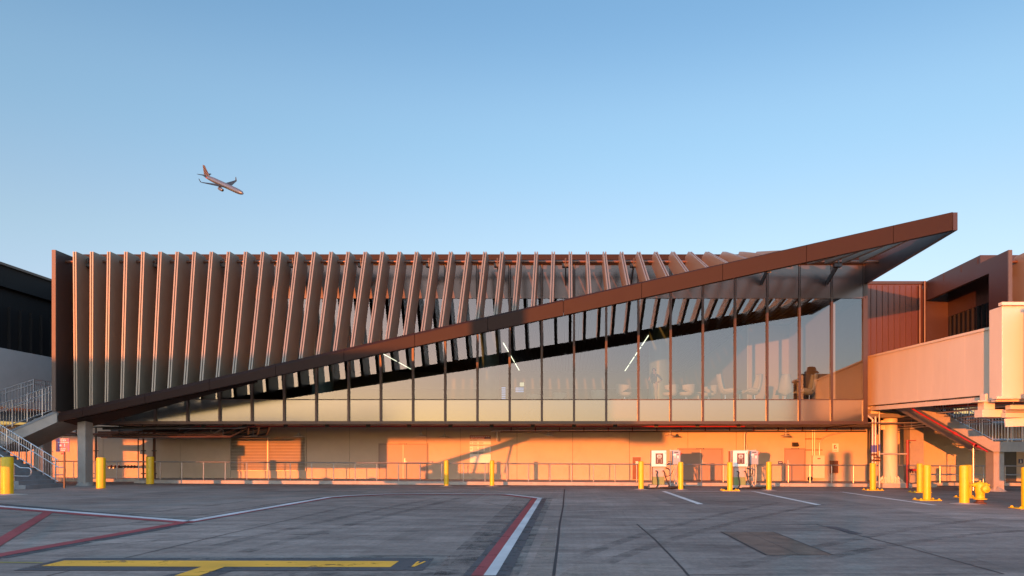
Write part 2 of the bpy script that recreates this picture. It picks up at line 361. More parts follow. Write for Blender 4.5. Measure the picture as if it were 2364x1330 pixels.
# extra gain on the sky behind the camera, added to lift shaded fronts
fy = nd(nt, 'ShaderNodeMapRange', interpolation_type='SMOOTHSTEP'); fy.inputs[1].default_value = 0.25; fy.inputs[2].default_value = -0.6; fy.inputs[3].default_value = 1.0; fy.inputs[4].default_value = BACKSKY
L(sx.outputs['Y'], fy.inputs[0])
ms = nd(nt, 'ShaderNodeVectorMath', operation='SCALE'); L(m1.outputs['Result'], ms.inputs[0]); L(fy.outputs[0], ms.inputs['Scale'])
# roll off the glow round the sun so that it keeps its colour:  c / (1 + k c)
def vmath(op, a, b=None, val=None):
    n = nd(nt, 'ShaderNodeVectorMath', operation=op); L(a, n.inputs[0])
    if b is not None: L(b, n.inputs[1])
    if val is not None: n.inputs[1].default_value = val
    return n.outputs[0]
kk = vmath('MULTIPLY', ms.outputs[0], val=SKYROLL)
dn = vmath('ADD', kk, val=(1, 1, 1))
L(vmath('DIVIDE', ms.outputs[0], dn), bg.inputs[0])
sl = bpy.data.lights.new('sun', 'SUN'); sl.energy = SUN_E; sl.angle = radians(0.3); sl.color = SUN_COL
so = bpy.data.objects.new('sun', sl); COL.objects.link(so)
sd = Vector((sin(radians(SUN_AZ)) * cos(radians(SUN_EL)), cos(radians(SUN_AZ)) * cos(radians(SUN_EL)), -sin(radians(SUN_EL))))
so.rotation_euler = sd.to_track_quat('-Z', 'Y').to_euler(); so.location = (-30, -60, 30)
vs = sc.view_settings; vs.view_transform = 'Standard'; vs.look = 'None'; vs.gamma = 1; vs.exposure = EXPO
sc.cycles.caustics_reflective = False; sc.cycles.caustics_refractive = False
sc.cycles.max_bounces = 10; sc.cycles.transparent_max_bounces = 12; sc.cycles.sample_clamp_indirect = 6

# ---------------------------------------------------------------- ground and markings
g = MB(); xs = [-420, -120, -60, -30, 0, 30, 60, 120, 420]; ys = [-260, -60, 0, 15, 30, 60, 420]
g.grid([[(x, y, gz(x)) for x in xs] for y in ys])
ground = structure(g.build('ground', MT['apron']))
def gpoly(pts, m, name, lvl):
    q = MB(); q.poly([G(u, v, 0.0015 + 0.002 * lvl) for u, v in pts]); return q.build(name, m, ground)
def gline(pts, w, m, name, lvl):             # constant real width along ground points
    g3 = [Vector(G(u, v, 0.0015 + 0.002 * lvl)) for u, v in pts]; q = MB(); rows = []
    for i, p in enumerate(g3):
        t = (g3[min(i + 1, len(g3) - 1)] - g3[max(0, i - 1)]); t.z = 0; t.normalize(); nn = Vector((-t.y, t.x, 0)) * w / 2
        a, b = p + nn, p - nn; a.z = gz(a.x) + 0.0015 + 0.002 * lvl; b.z = gz(b.x) + 0.0015 + 0.002 * lvl
        rows.append([a, b])
    q.grid(rows); return q.build(name, m, ground)
# old black-out paint and stains beside the long line
gpoly([(1188, 1150), (1228, 1150), (1087, 1330), (1000, 1330), (1018, 1300)], MT['pold'], 'blackout_patch', 0)
gpoly([(1252, 1150), (1276, 1150), (1196, 1330), (1145, 1330)], MT['pold'], 'blackout_patch', 0)
gpoly([(880, 1282), (1040, 1282), (1030, 1330), (560, 1330), (700, 1290)], MT['pold'], 'blackout_patch', 0)
gpoly([(1268, 1215), (1284, 1215), (1276, 1330), (1215, 1330)], MT['pstain'], 'stain', 0)
gpoly([(1330, 1301), (1560, 1301), (1600, 1330), (1290, 1330)], MT['pstain'], 'stain', 0)
gpoly([(1130, 1215), (1225, 1215), (1120, 1330), (1010, 1330)], MT['pold'], 'blackout_patch', 0)
# sealed joints between the cast bays
gline([(1303, 1130), (1300, 1170), (1292, 1210), (1288, 1250), (1278, 1330)], 0.04, MT['joint'], 'joint', 1)
gline([(300, 1212), (580, 1210), (800, 1211), (1030, 1213), (1290, 1213), (1470, 1213), (1660, 1210), (1890, 1211)], 0.03, MT['joint'], 'joint', 1)
gline([(1470, 1210), (1484, 1222), (1512, 1246), (1545, 1280), (1576, 1313), (1590, 1330)], 0.033, MT['joint'], 'joint', 1)
gline([(108, 1330), (330, 1279), (520, 1234), (690, 1195), (800, 1170)], 0.022, MT['joint'], 'joint', 1)
gline([(1885, 1211), (1990, 1238), (2100, 1266), (2319, 1326)], 0.03, MT['joint'], 'joint', 1)
gline([(1590, 1327), (1900, 1325.5), (2319, 1325.5)], 0.02, MT['joint'], 'joint', 1)
gline([(0, 1152), (240, 1148)], 0.02, MT['joint'], 'joint', 1)
gpoly([(1906, 1215), (1930, 1216), (1992, 1233), (1965, 1234)], MT['pblack'], 'stain', 1)
# black borders
gpoly([(1226, 1151), (1241, 1151), (1112, 1330), (1068, 1330)], MT['pblack'], 'line_border', 2)
gpoly([(1249, 1151), (1262, 1151), (1176, 1330), (1138, 1330)], MT['pblack'], 'line_border', 2)
gline([(-60, 1162), (0, 1166.5), (436, 1203.2), (758, 1148.2)], 0.62, MT['pblack'], 'line_border', 2)
gline([(423, 1210), (200, 1250), (0, 1286), (-60, 1297)], 0.40, MT['pblack'], 'line_border', 2)
gpoly([(152, 1289), (1003, 1289), (976, 1318), (30, 1318)], MT['pblack'], 'line_border', 2)
gpoly([(452, 1317), (545, 1317), (497, 1331), (370, 1331)], MT['pblack'], 'line_border', 2)
# red and white lines
gpoly([(1229, 1151), (1242, 1150.5), (1117, 1330), (1087, 1330)], MT['pred'], 'red_line', 3)
gpoly([(1241.5, 1150), (1252, 1149.5), (1145, 1330), (1116, 1330)], MT['pwhite'], 'white_line', 4)
gline([(-60, 1167), (0, 1173.2), (430, 1207.2)], 0.26, MT['pred'], 'red_line', 3)
gline([(-60, 1164), (0, 1169.5), (436, 1204)], 0.26, MT['pwhite'], 'white_line', 4)
gline([(436, 1204), (758, 1148.6), (800, 1145), (891, 1141), (1030, 1140.6), (1169, 1141.4), (1250, 1150.8)], 0.24, MT['pwhite'], 'white_line', 4)
gline([(430, 1207.5), (600, 1177.5), (758, 1150.6), (800, 1147), (891, 1142.4), (1030, 1142), (1160, 1142.8), (1232, 1151)], 0.22, MT['pred'], 'red_line', 3)
gline([(428, 1206.2), (200, 1247), (0, 1282.5), (-60, 1294)], 0.27, MT['pred'], 'red_line', 4)
gpoly([(102, 1182), (126, 1181.5), (0, 1262), (-40, 1286), (-40, 1262), (0, 1241)], MT['pred'], 'red_line', 4)
# yellow stop bar, stem and letter
gpoly([(149, 1295), (921, 1296.5), (901, 1310.5), (521, 1309.6), (467, 1309.6), (95, 1308)], MT['pyellow'], 'yellow_line', 3)
gpoly([(467, 1309.4), (521, 1309.4), (459, 1331), (402, 1331)], MT['pyellow'], 'yellow_line', 4)
gline([(-20, 1299), (98, 1300.2)], 0.045, MT['plime'], 'lime_line', 3)
for a, b in (((952.5, 1309.6), (966, 1297.6)), ((953.5, 1309.8), (981, 1297.6)), ((960, 1302.6), (969, 1302.2))):
    gline([a, b], 0.035, MT['pyellow'], 'painted_letter', 4)
# parking bays by the chargers
for a, b in (((1532, 1134.3), (1617, 1164.3)), ((1738, 1134.5), (1890, 1166)), ((1942, 1136), (2158, 1166.5))):
    gline([a, b], 0.19, MT['pwhite2'], 'white_line', 2)
gline([(1560, 1134.6), (1942, 1136.6)], 0.16, MT['pwhite2'], 'white_line', 2)
rk = random.Random(11)
# tyre scuffs: long faint arcs, and hairline cracks
for (u0, v0), (u1, v1), (u2, v2), wd_ in (((0, 1215), (260, 1196), (560, 1158), .22), ((60, 1232), (380, 1205), (640, 1162), .22), ((500, 1260), (800, 1190), (1010, 1150), .25), ((560, 1275), (850, 1200), (1060, 1150), .25), ((1330, 1290), (1500, 1215), (1800, 1160), .24), ((1400, 1300), (1580, 1222), (1900, 1164), .24), ((1700, 1310), (1980, 1230), (2300, 1195), .25), ((1120, 1160), (1180, 1175), (1400, 1182), .2), ((700, 1165), (900, 1175), (1080, 1178), .18), ((1900, 1290), (2120, 1240), (2364, 1225), .25), ((150, 1265), (420, 1240), (760, 1232), .2)):
    gline([((1 - t) ** 2 * u0 + 2 * t * (1 - t) * u1 + t * t * u2, (1 - t) ** 2 * v0 + 2 * t * (1 - t) * v1 + t * t * v2) for t in [k / 12 for k in range(13)]], wd_, MT['skid'], 'tyre_mark', 0)
for u0, v0, du, dv, n_ in ((1120, 1212, -60, 9, 14), (1505, 1240, 70, -4, 12), (700, 1195, -45, 12, 14), (1990, 1238, 40, 14, 10), (250, 1230, 60, -5, 12), (1360, 1160, 12, 6, 8), (850, 1236, -30, 8, 10)):
    pts_ = [(u0 + du * k + rk.uniform(-.3, .3) * abs(du), v0 + dv * k * 0.6 + rk.uniform(-1.5, 1.5)) for k in range(n_) if 1125 < v0 + dv * k * 0.6 < 1345]
    if len(pts_) > 2: gline(pts_, 0.008, MT['crack'], 'crack', 1)
gpoly([(562, 1131.4), (606, 1130.3), (649, 1131.4), (606, 1132.7)], MT['cover'], 'manhole_cover', 1)
cv = gpoly([(1665, 1228), (1784, 1228), (1923, 1281.8), (1770, 1281.8)], MT['cover'], 'steel_cover', 1)
gline([(1664, 1228), (1769, 1282)], 0.04, MT['joint'], 'joint', 2); gline([(1665, 1227.8), (1784, 1227.8), (1923, 1282), (1769, 1282)], 0.025, MT['joint'], 'joint', 2); gline([(1724, 1228), (1846, 1281.8)], 0.012, MT['joint'], 'joint', 2)

# raised pavement under the building
k = MB(); YK = 36.4
def slabx(mb, x0, x1, y0, y1, t0, t1, n=24):
    ks = [x0 + (x1 - x0) * i / n for i in range(n + 1)]
    A = [(x, gz(x) + t0) for x in ks] + [(x, gz(x) + t1) for x in reversed(ks)]
    mb.hull2([(x, y0, z) for x, z in A], [(x, y1, z) for x, z in A])
slabx(k, -21.5, 18.2, YK, 46, -0.2, 0.16)
slabx(k, 18.2, 40, 38.6, 46, -0.2, 0.155, 6)
slabx(k, -60, -21.5, 38.2, 46, -0.2, 0.155, 6)
pavement = structure(k.build('pavement', MT['kerb']))

# ---------------------------------------------------------------- terminal building
YG = 34.5
B = thing('terminal_building', 'long terminal with slanted brown beam, bronze fins and mirrored glazing over pale base', 'terminal', (-4, YG, 0))
XR = 13.82; PB = 1.508
mx_ = [XR - PB * i for i in range(25)]                    # mullion lines
XL = -22.5
SEAM = 0.008
# fascia beam --------------------------------------------------------
def beam_pt(t): return (-21.8 + 35.63 * t, 32.3 - 5.8 * t, 3.5 + 6.76 * t)
def beam_h(t): return 0.40 + 0.42 * min(t, 0.6) / 0.6 * 0.6 if t < 0 else (0.40 + (0.63 - 0.40) * min(t / 0.6, 1) + 0.03 * max(0, t - 0.6) / 0.4)
def beam_sec(t):
    x, y, z = beam_pt(t); h = beam_h(max(t, 0)); c = 0.15 * (1 - t) + 0.02
    return [(x, y + 0.09, z), (x, y, z - c), (x, y + 0.02, z - h), (x, y + 0.42, z - h + 0.03), (x, y + 0.42, z - 0.01)]
cuts = [-0.0199] + [0.268 + 0.0845 * i for i in range(-3, 9)] + [1.0]
bm_ = MB()
for a, b in zip(cuts[:-1], cuts[1:]):
    bm_.hull2(beam_sec(a + 0.00025), beam_sec(b - 0.00025))
beam = bm_.build('fascia_beam', MT['beam'], B)
core = MB()
def inner(t):
    x, y, z = beam_pt(t); h = beam_h(max(t, 0)); return [(x, y + 0.12, z - 0.05), (x, y + 0.06, z - h + 0.08), (x, y + 0.38, z - h + 0.1), (x, y + 0.38, z - 0.05)]
core.hull2(inner(0.004), inner(0.998)); core.build('beam_core', MT['gap'], beam)
# underside lining between beam and glazing at the low end
sf = MB(); rows = []
for i in range(13):
    t = -0.0199 + 0.26 * i / 12; x, y, z = beam_pt(t); h = beam_h(max(t, 0)); q = max(0, 1 - i / 12)
    rows.append([(x, y + 0.40, z - h + 0.02), (x, y + 0.45 + 1.55 * q ** 1.3, z - h - 0.03 - 0.16 * q)])
sf.grid(rows).build('beam_lining', MT['beam'], B, solid=0.03)
# fins ----------------------------------------------------------------
def fin_profile(x):
    t = (x + 21.8) / 35.63; bx, yb, zb = beam_pt(t)
    A = Vector((32.3, 10.42)); Bp = Vector((yb + 0.10, zb - 0.06))
    d = (Bp - A); Ln = d.length; d /= Ln; n = Vector((-d.y, d.x))
    ph = math.acos(max(-1, min(1, -d.y))); wd = 0.42 + 0.83 * max(0, cos(ph)) ** 1.0
    C = Bp + n * wd; 
    if d.y < -0.3:
        s = (10.0 - A.y - n.y * wd) / d.y; D2 = A + n * wd + d * s
    else: D2 = A + n * wd
    if D2.x > 34.25: D2 = D2 + d * ((34.25 - D2.x) / d.x) if abs(d.x) > 1e-3 else D2
    if d.y < -0.3:
        C = A + n * wd + d * ((zb - 0.48 * beam_h(t) - A.y - n.y * wd) / d.y)
    return A, Bp, C, D2, Vector((min(33.15, D2.x + 0.02), 10.42)), d, n
FX = [-21.68 + 0.75 * i for i in range(47)]
for x in FX:
    A, Bp, C, D2, D1, d, n = fin_profile(x)
    poly = [tuple(p) for p in (A, Bp, C, D2, D1)]
    m_ = MB()
    m_.prism_x(poly, x - 0.075, x - 0.022); m_.prism_x(poly, x + 0.022, x + 0.075)
    s = 0.075                                             # recessed web between the two skins
    A2 = A + n * s + d * 0.05; B2 = Bp + n * s
    m_.prism_x([tuple(p) for p in (A2, B2, C - n * 0.03, D2 - n * 0.03, D1 - Vector((0.06, 0.05)))], x - 0.0215, x + 0.0215)
    m_.build('fin', MT['fin'], B)
# end plates ------------------------------------------------------------
m_ = MB(); m_.prism_x([(32.38, 3.42), (34.6, 3.3), (34.6, 10.5), (32.38, 10.5)], -22.67, -22.52); ep = m_.build('end_plate', MT['plate'], B)
m_ = MB(); m_.box(-22.68, -22.51, 32.3, 32.379, 3.42, 10.5); m_.build('plate_edge', MT['plateedge'], ep)
m_ = MB(); m_.prism_x([(26.55, 9.60), (34.45, 9.53), (34.45, 10.7), (26.55, 10.24)], 13.86, 14.02); m_.build('end_plate', MT['wing'], B)
# roof, coping, tube --------------------------------------------------
m_ = MB(); m_.box(XL, 14.0, 34.2, 66, 10.62, 10.79); m_.box(XL, 14.0, 34.12, 34.2, 10.55, 10.80); m_.build('roof', MT['beam'], B)
m_ = MB(); m_.box(XL, 14.0, 34.32, 34.42, 10.42, 10.55); m_.build('roof_trim', MT['beam'], B)
m_ = MB(); m_.tube([(-22.55, 33.0, 10.16), (13.86, 33.0, 10.16)], 0.07, 14); m_.build('support_tube', MT['tube'], B, smooth=True)
for i in range(12):
    x = X(206, 33.0) + 3.05 * i
    m_ = MB()
    m_.bar((x, 33.0, 10.02), (x, 34.4, 9.55), 0.05, 0.26); m_.box(x - 0.16, x + 0.16, 32.93, 33.2, 9.93, 10.07)
    m_.box(x - 0.02, x + 0.02, 32.88, 33.12, 10.05, 10.30); m_.tube([(x - 0.07, 32.92, 10.24), (x + 0.07, 32.92, 10.24)], 0.025, 6)
    m_.build('tube_bracket', MT['pipe'], B)
# facade grid ----------------------------------------------------------
for i in range(24):
    x1, x0 = mx_[i] - 0.05, mx_[i + 1] + 0.05
    m_ = MB(); m_.poly([(x0, YG + 0.02, 4.115), (x1, YG + 0.02, 4.115), (x1, YG + 0.02, 8.83), (x0, YG + 0.02, 8.83)]); m_.build('window', MT['glass'], B)
    m_ = MB(); m_.box(x0, x1, YG + 0.02, YG + 0.06, 3.09, 4.075); m_.build('spandrel', MT['spandrel'], B)
    m_ = MB(); m_.box(x0 + SEAM, x1 - SEAM, YG - 0.02, YG + 0.06, 8.89, 10.56); m_.build('header_panel', MT['header'], B)
for i, x in enumerate(mx_):
    m_ = MB(); m_.box(x - 0.05, x + 0.05, YG - 0.07, YG + 0.13, 3.08, 8.85); m_.box(x - 0.035, x + 0.035, YG - 0.035, YG + 0.1, 8.85, 10.56)
    m_.build('mullion', MT['mull'], B)
m_ = MB(); m_.box(XL, XR + 0.1, YG - 0.01, YG + 0.1, 4.075, 4.115); m_.build('transom', MT['mull'], B)
m_ = MB(); m_.box(XL, XR + 0.1, YG - 0.03, YG + 0.1, 8.832, 8.888); m_.build('transom', MT['header'], B)
m_ = MB(); m_.box(XL, XR + 0.12, YG - 0.12, YG + 0.2, 2.95, 3.08); m_.build('sill', MT['mull'], B)
m_ = MB(); m_.box(XR + 0.05, XR + 0.18, YG - 0.03, YG + 5.4, 2.95, 10.6); m_.build('corner_wall', MT['mull'], B)
m_ = MB(); m_.box(XL - 0.1, XL, YG + 0.1, 66, 2.95, 10.6); m_.build('end_wall', MT['plate'], B)
# inside ------------------------------------------------------------------
m_ = MB(); m_.box(XL, XR, YG + 0.25, 66, 3.05, 4.10); m_.build('floor_slab', MT['floor'], B)
m_ = MB(); m_.box(XL, XR, YG + 0.25, 66, 8.95, 9.05); m_.build('ceiling_void', MT['ceilgap'], B)
m_ = MB()
x = XL + 0.2
while x < XR: m_.box(x, x + 0.25, YG + 0.3, 65, 8.86, 8.94); x += 0.29
m_.build('ceiling', MT['ceil'], B)
m_ = MB(); m_.box(XL, XR, 65, 65.2, 7.35, 8.95); m_.build('interior_wall', MT['inwall'], B)
m_ = MB(); m_.box(XL, XR, 64.9, 65.2, 4.1, 7.34); m_.build('wainscot', MT['inwain'], B)
m_ = MB(); m_.box(10.15, XR, 41.7, 64.8, 4.1, 8.85); m_.build('lounge_partition', MT['pink'], B)
m_ = MB(); m_.box(12.45, 12.65, 34.95, 41.69, 4.1, 8.85); m_.build('lounge_partition', MT['pink'], B)
m_ = MB(); m_.box(10.08, 10.145, 41.6, 41.69, 4.1, 8.85); m_.build('door_edge', MT['white'], B)
for u in (1522, 1128, 745):
    m_ = MB(); m_.lathe([(0.60, 4.1), (0.60, 6.95), (0.615, 6.95), (0.615, 7.0), (0.60, 7.0), (0.60, 8.86)], (X(u, 42), 42, 0), 36); m_.build('interior_column', MT['teal'], B, smooth=True)
# under the overhang --------------------------------------------------
m_ = MB(); m_.box(XL, 16.4, YG + 0.2, 40.3, 3.0, 3.04); m_.build('soffit', MT['soffit'], B)
YW = 40.0
ju = [-140, 20, 120, 238, 330, 416, 532, 707, 807, 985, 1062.5, 1193.5, 1322, 1453, 1588, 1700, 1860, 2002]
m_ = MB()
for a, b in zip(ju[:-1], ju[1:]): m_.box(X(a, YW) + SEAM, X(b, YW) - SEAM, YW, YW + 0.25, -0.3, 3.0)
m_.build('wall', MT['wall'], B)
m_ = MB(); m_.box(X(-140, YW), X(2002, YW), YW + 0.03, YW + 0.2, -0.3, 2.99); m_.build('wall_joint', MT['gap'], B)
# louvre
lx0, lx1, lz0, lz1 = X(532, YW), X(707, YW), Z(1087, YW), Z(1008, YW)
m_ = MB(); m_.box(lx0, lx1, YW - 0.01, YW - 0.002, lz0, lz1); lv = m_.build('louvre', MT['gap'], B)
m_ = MB()
for i in range(23):
    z = lz0 + (lz1 - lz0) * (i + 0.5) / 23; hh = (lz1 - lz0) / 23
    m_.hull2([(lx0 + 0.03, YW - 0.075, z - hh * 0.25), (lx0 + 0.03, YW - 0.065, z - hh * 0.30), (lx0 + 0.03, YW - 0.012, z + hh * 0.42), (lx0 + 0.03, YW - 0.022, z + hh * 0.47)],
             [(lx1 - 0.03, YW - 0.075, z - hh * 0.25), (lx1 - 0.03, YW - 0.065, z - hh * 0.30), (lx1 - 0.03, YW - 0.012, z + hh * 0.42), (lx1 - 0.03, YW - 0.022, z + hh * 0.47)])
m_.build('blades', MT['louvre'], lv)
m_ = MB(); xm = (lx0 + lx1) / 2
for a, b, c, d_ in ((lx0, lx0 + 0.04, lz0, lz1), (lx1 - 0.04, lx1, lz0, lz1), (xm - 0.035, xm + 0.035, lz0 + 0.04, lz1 - 0.04), (lx0 + 0.04, lx1 - 0.04, lz0, lz0 + 0.04), (lx0 + 0.04, lx1 - 0.04, lz1 - 0.04, lz1)):
    m_.box(a, b, YW - 0.09, YW - 0.004, c, d_)
m_.build('frame', MT['louvre'], lv)
# doors
def door(u0, u1, v0, double, side=1):
    x0, x1 = X(u0, YW), X(u1, YW); zb = gz((x0 + x1) / 2) + 0.165; zt = Z(v0, YW)
    m_ = MB(); m_.box(x0, x1, YW - 0.05, YW - 0.001, zb, zt); dr = m_.build('door', MT['gap'], B)
    fr = MB()
    fr.box(x0 - 0.06, x0, YW - 0.08, YW - 0.001, zb, zt + 0.06); fr.box(x1, x1 + 0.06, YW - 0.08, YW - 0.001, zb, zt + 0.06); fr.box(x0, x1, YW - 0.08, YW - 0.001, zt, zt + 0.06)
    fr.build('frame', MT['door'], dr)
    xm = (x0 + x1) / 2
    leaves = [(x0 + 0.01, xm - 0.012), (xm + 0.012, x1 - 0.01)] if double else [(x0 + 0.01, x1 - 0.01)]
    for a, b in leaves:
        l = MB(); l.box(a, b, YW - 0.066, YW - 0.0505, zb + 0.012, zt - 0.01); l.build('leaf', MT['door'], dr)
    if double:
        l = MB(); l.box(xm - 0.012, xm + 0.03, YW - 0.082, YW - 0.0665, zb + 0.012, zt - 0.01); l.build('astragal', MT['louvre'], dr)
    hx = xm + 0.1 if double else (x0 + 0.12 if side < 0 else x1 - 0.12)
    h = MB(); h.box(hx - 0.03, hx + 0.03, YW - 0.085, YW - 0.067, zb + 0.88, zb + 1.12); h.bar((hx, YW - 0.12, zb + 0.95), (hx + 0.14, YW - 0.12, zb + 0.95), 0.025, 0.025); h.box(hx - 0.012, hx + 0.012, YW - 0.13, YW - 0.085, zb + 0.937, zb + 0.963)
    h.build('handle', MT['silver'], dr)
    t_ = MB()
    for i in range(5): t_.box(xm - 0.22 + i * 0.07, xm - 0.18 + i * 0.07, YW - 0.083, YW - 0.0805, zt + 0.012, zt + 0.045)
    t_.box(xm + 0.14, xm + 0.22, YW - 0.083, YW - 0.0805, zt + 0.008, zt + 0.05); t_.build('number_plate', MT['ink'], dr)
    return dr
door(877, 985, 1026, True); door(1566, 1666, 1037, True); door(1813, 1856, 1037, False, -1)
# columns carrying the overhang
def column(u0, u1, ud, Y, dpt, zt, m=MT['conc'], flare=True):
    x0, x1 = X(u0, Y), X(u1, Y); zb = gz(x0)
    c = MB(); c.box(x0, x1, Y, Y + dpt, zb - 0.1, zt); o = c.build('column', m, B, bevel=0.03)
    if flare:
        f = MB(); n = 10; lo, hi = [], []
        for i in range(20):
            a = 2 * pi * i / 20; rr = 0.55 + 0.16 * random.random()
            cx_, cy_ = (x0 + x1) / 2, Y + dpt / 2
            lo.append((cx_ + cos(a) * (x1 - x0) * (rr + 0.35), cy_ + sin(a) * dpt * (rr + 0.35), zb - 0.05)); hi.append((cx_ + cos(a) * (x1 - x0) * 0.56, cy_ + sin(a) * dpt * 0.56, zb + 0.10 + 0.14 * random.random()))
        f.hull2(lo, hi); f.build('footing', m, o, smooth=True)
    return o
column(178, 197, 217, 33.2, 0.55, 3.25)
column(77, 99, 116, 36.0, 0.6, 3.3)
# ================================================================ neighbouring wings
# left wing: wall along x = -28, almost black in shade
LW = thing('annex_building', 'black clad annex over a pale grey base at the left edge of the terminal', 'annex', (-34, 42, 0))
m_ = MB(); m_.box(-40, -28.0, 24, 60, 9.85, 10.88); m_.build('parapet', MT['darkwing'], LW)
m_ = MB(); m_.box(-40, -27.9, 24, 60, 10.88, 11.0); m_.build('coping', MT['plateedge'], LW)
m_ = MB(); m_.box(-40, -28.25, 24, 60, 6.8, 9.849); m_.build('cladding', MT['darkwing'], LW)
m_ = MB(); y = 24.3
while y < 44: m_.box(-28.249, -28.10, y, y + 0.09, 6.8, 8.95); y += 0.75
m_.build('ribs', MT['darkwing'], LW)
m_ = MB(); m_.box(-40, -28.05, 24, 60, 3.9, 6.799); m_.build('wall', MT['greywall'], LW)
m_ = MB(); m_.box(-28.2, -22.7, 41.5, 42, 3.0, 10.9); m_.build('link_wall', MT['darkwing'], LW)
m_ = MB(); m_.box(-40, -24.5, 41, 41.4, -0.3, 3.2); m_.build('base_wall', MT['wall'], LW)
# right wing
RW = thing('annex_building', 'red brown clad annex with standing seams and recessed dark windows right of the terminal', 'annex', (18, 42, 0))
m_ = MB(); m_.box(14.03, 19.2, 40.0, 40.3, 3.05, 10.78); m_.build('cladding', MT['redwall'], RW)
m_ = MB(); x = 14.2
while x < 19.1: m_.box(x, x + 0.035, 39.94, 39.999, 3.1, 10.70); x += 0.315
m_.build('standing_seams', MT['redwall'], RW)
m_ = MB(); m_.box(14.03, 19.3, 39.9, 40.4, 10.781, 10.93); m_.build('coping', MT['mull'], RW)
m_ = MB(); m_.box(19.2, 20.9, 40.0, 40.3, 3.05, 10.52); m_.build('corner_wall', MT['wing'], RW)
m_ = MB(); m_.box(19.305, 19.445, 40.05, 40.35, 10.53, 10.93); m_.build('coping', MT['mull'], RW)
m_ = MB(); m_.tube([(19.0, 39.85, 3.2), (19.0, 39.85, 10.7)], 0.07, 8); m_.build('downpipe', MT['wing'], RW, smooth=True)
m_ = MB(); m_.tube([(19.24, 39.8, 3.2), (19.24, 39.8, 10.9)], 0.07, 8); m_.build('downpipe', MT['wing'], RW, smooth=True)
m_ = MB(); m_.box(19.45, 20.5, 34.8, 40.2, 10.521, 10.95); m_.build('parapet', MT['wing'], RW)
m_ = MB(); m_.box(20.5, 34, 34.8, 35.0, 10.521, 10.95); m_.build('parapet', MT['wing'], RW)
m_ = MB()
for y in (35.0, 36.5, 38.2): m_.box(19.43, 19.449, y, y + 0.05, 10.55, 10.86)
m_.build('parapet_ribs', MT['wing'], RW)
m_ = MB(); m_.prism_x([(32.46, 3.4), (33.9, 3.4), (33.9, 9.86), (40.0, 9.86), (40.0, 10.52), (32.46, 10.52)], 19.34, 19.50); ep2 = m_.build('end_plate', MT['wing'], RW)
m_ = MB(); m_.box(19.335, 19.505, 32.38, 32.459, 3.4, 10.52); m_.build('plate_edge', MT['plateedge'], ep2)
m_ = MB(); m_.box(20.6, 20.9, 34.5, 40.2, 9.0, 10.5); m_.build('recess_panel', MT['wing'], RW)
for y0, y1 in ((35.7, 37.4), (37.55, 39.9)):
    m_ = MB(); m_.box(20.65, 20.75, y0, y1, 4.0, 8.99); wn = m_.build('window', MT['darkglass'], RW)
    q = MB(); y = y0
    while y < y1 - 0.05: q.box(20.55, 20.649, y, y + 0.07, 4.0, 8.99); y += 0.44
    q.build('blades', MT['darkwing'], wn)
m_ = MB(); m_.box(20.45, 20.9, 34.7, 35.69, 4.0, 10.5); m_.build('pilaster', MT['redwall'], RW)
m_ = MB(); m_.box(20.7, 20.8, 33.9, 34.69, 4.0, 9.85); m_.build('window', MT['darkglass'], RW)
m_ = MB(); m_.box(20.3, 34, 34.9, 35.2, 3.0, 10.5); m_.build('wall', MT['header'], RW)
m_ = MB(); m_.tube([(19.5, 33.0, 10.16), (30, 33.0, 10.16)], 0.07, 12); m_.build('support_tube', MT['tube'], RW, smooth=True)
for i in range(9):
    x = 20.16 + 0.75 * i; m_ = MB()
    pr = [(32.3, 10.42), (32.2, 4.0), (33.45, 4.0), (33.55, 10.0), (33.15, 10.42)]
    m_.prism_x(pr, x - 0.075, x - 0.022); m_.prism_x(pr, x + 0.022, x + 0.075); m_.prism_x([(y + (0.07 if y < 33 else -0.03), z) for y, z in pr], x - 0.0215, x + 0.0215)
    m_.build('fin', MT['fin'], RW)
m_ = MB(); m_.box(16.2, 40, 41.5, 41.8, -0.4, 3.3); m_.build('base_wall', MT['wall'], RW)
m_ = MB(); m_.box(14.0, 40, 35.5, 41.8, 3.301, 3.5); m_.build('soffit', MT['soffit'], RW)
m_ = MB(); m_.box(X(2317, 41.4), X(2347, 41.4), 41.42, 41.499, 0, 2.2); m_.build('door', MT['pipe'], RW)

# concrete column by the stair on the right
def lone_column(u0, u1, Y, d, zt, label):
    x0, x1 = X(u0, Y), X(u1, Y); o = thing('concrete_column', label, 'column', ((x0 + x1) / 2, Y + d / 2, gz(x0)))
    c = MB(); c.box(x0, x1, Y, Y + d, gz(x0) - 0.05, zt); c.build('shaft', MT['conc'], o, bevel=0.03)
    f = MB(); lo, hi = [], []; cx_, cy_ = (x0 + x1) / 2, Y + d / 2
    for i in range(18):
        a = 2 * pi * i / 18; r = 0.75 + 0.2 * random.random()
        lo.append((cx_ + cos(a) * (x1 - x0) * r, cy_ + sin(a) * d * r, gz(x0) - 0.03)); hi.append((cx_ + cos(a) * (x1 - x0) * 0.6, cy_ + sin(a) * d * 0.6, gz(x0) + 0.12 + 0.12 * random.random()))
    f.hull2(lo, hi); f.build('footing', MT['conc'], o, smooth=True)
lone_column(2101, 2133, 38.0, 0.75, 3.3, 'square concrete column with red markings behind the paired yellow bollards')
for a, b in (((2106, 1016), (2122, 1017)), ((2111, 1022), (2128, 1022.5))): pass

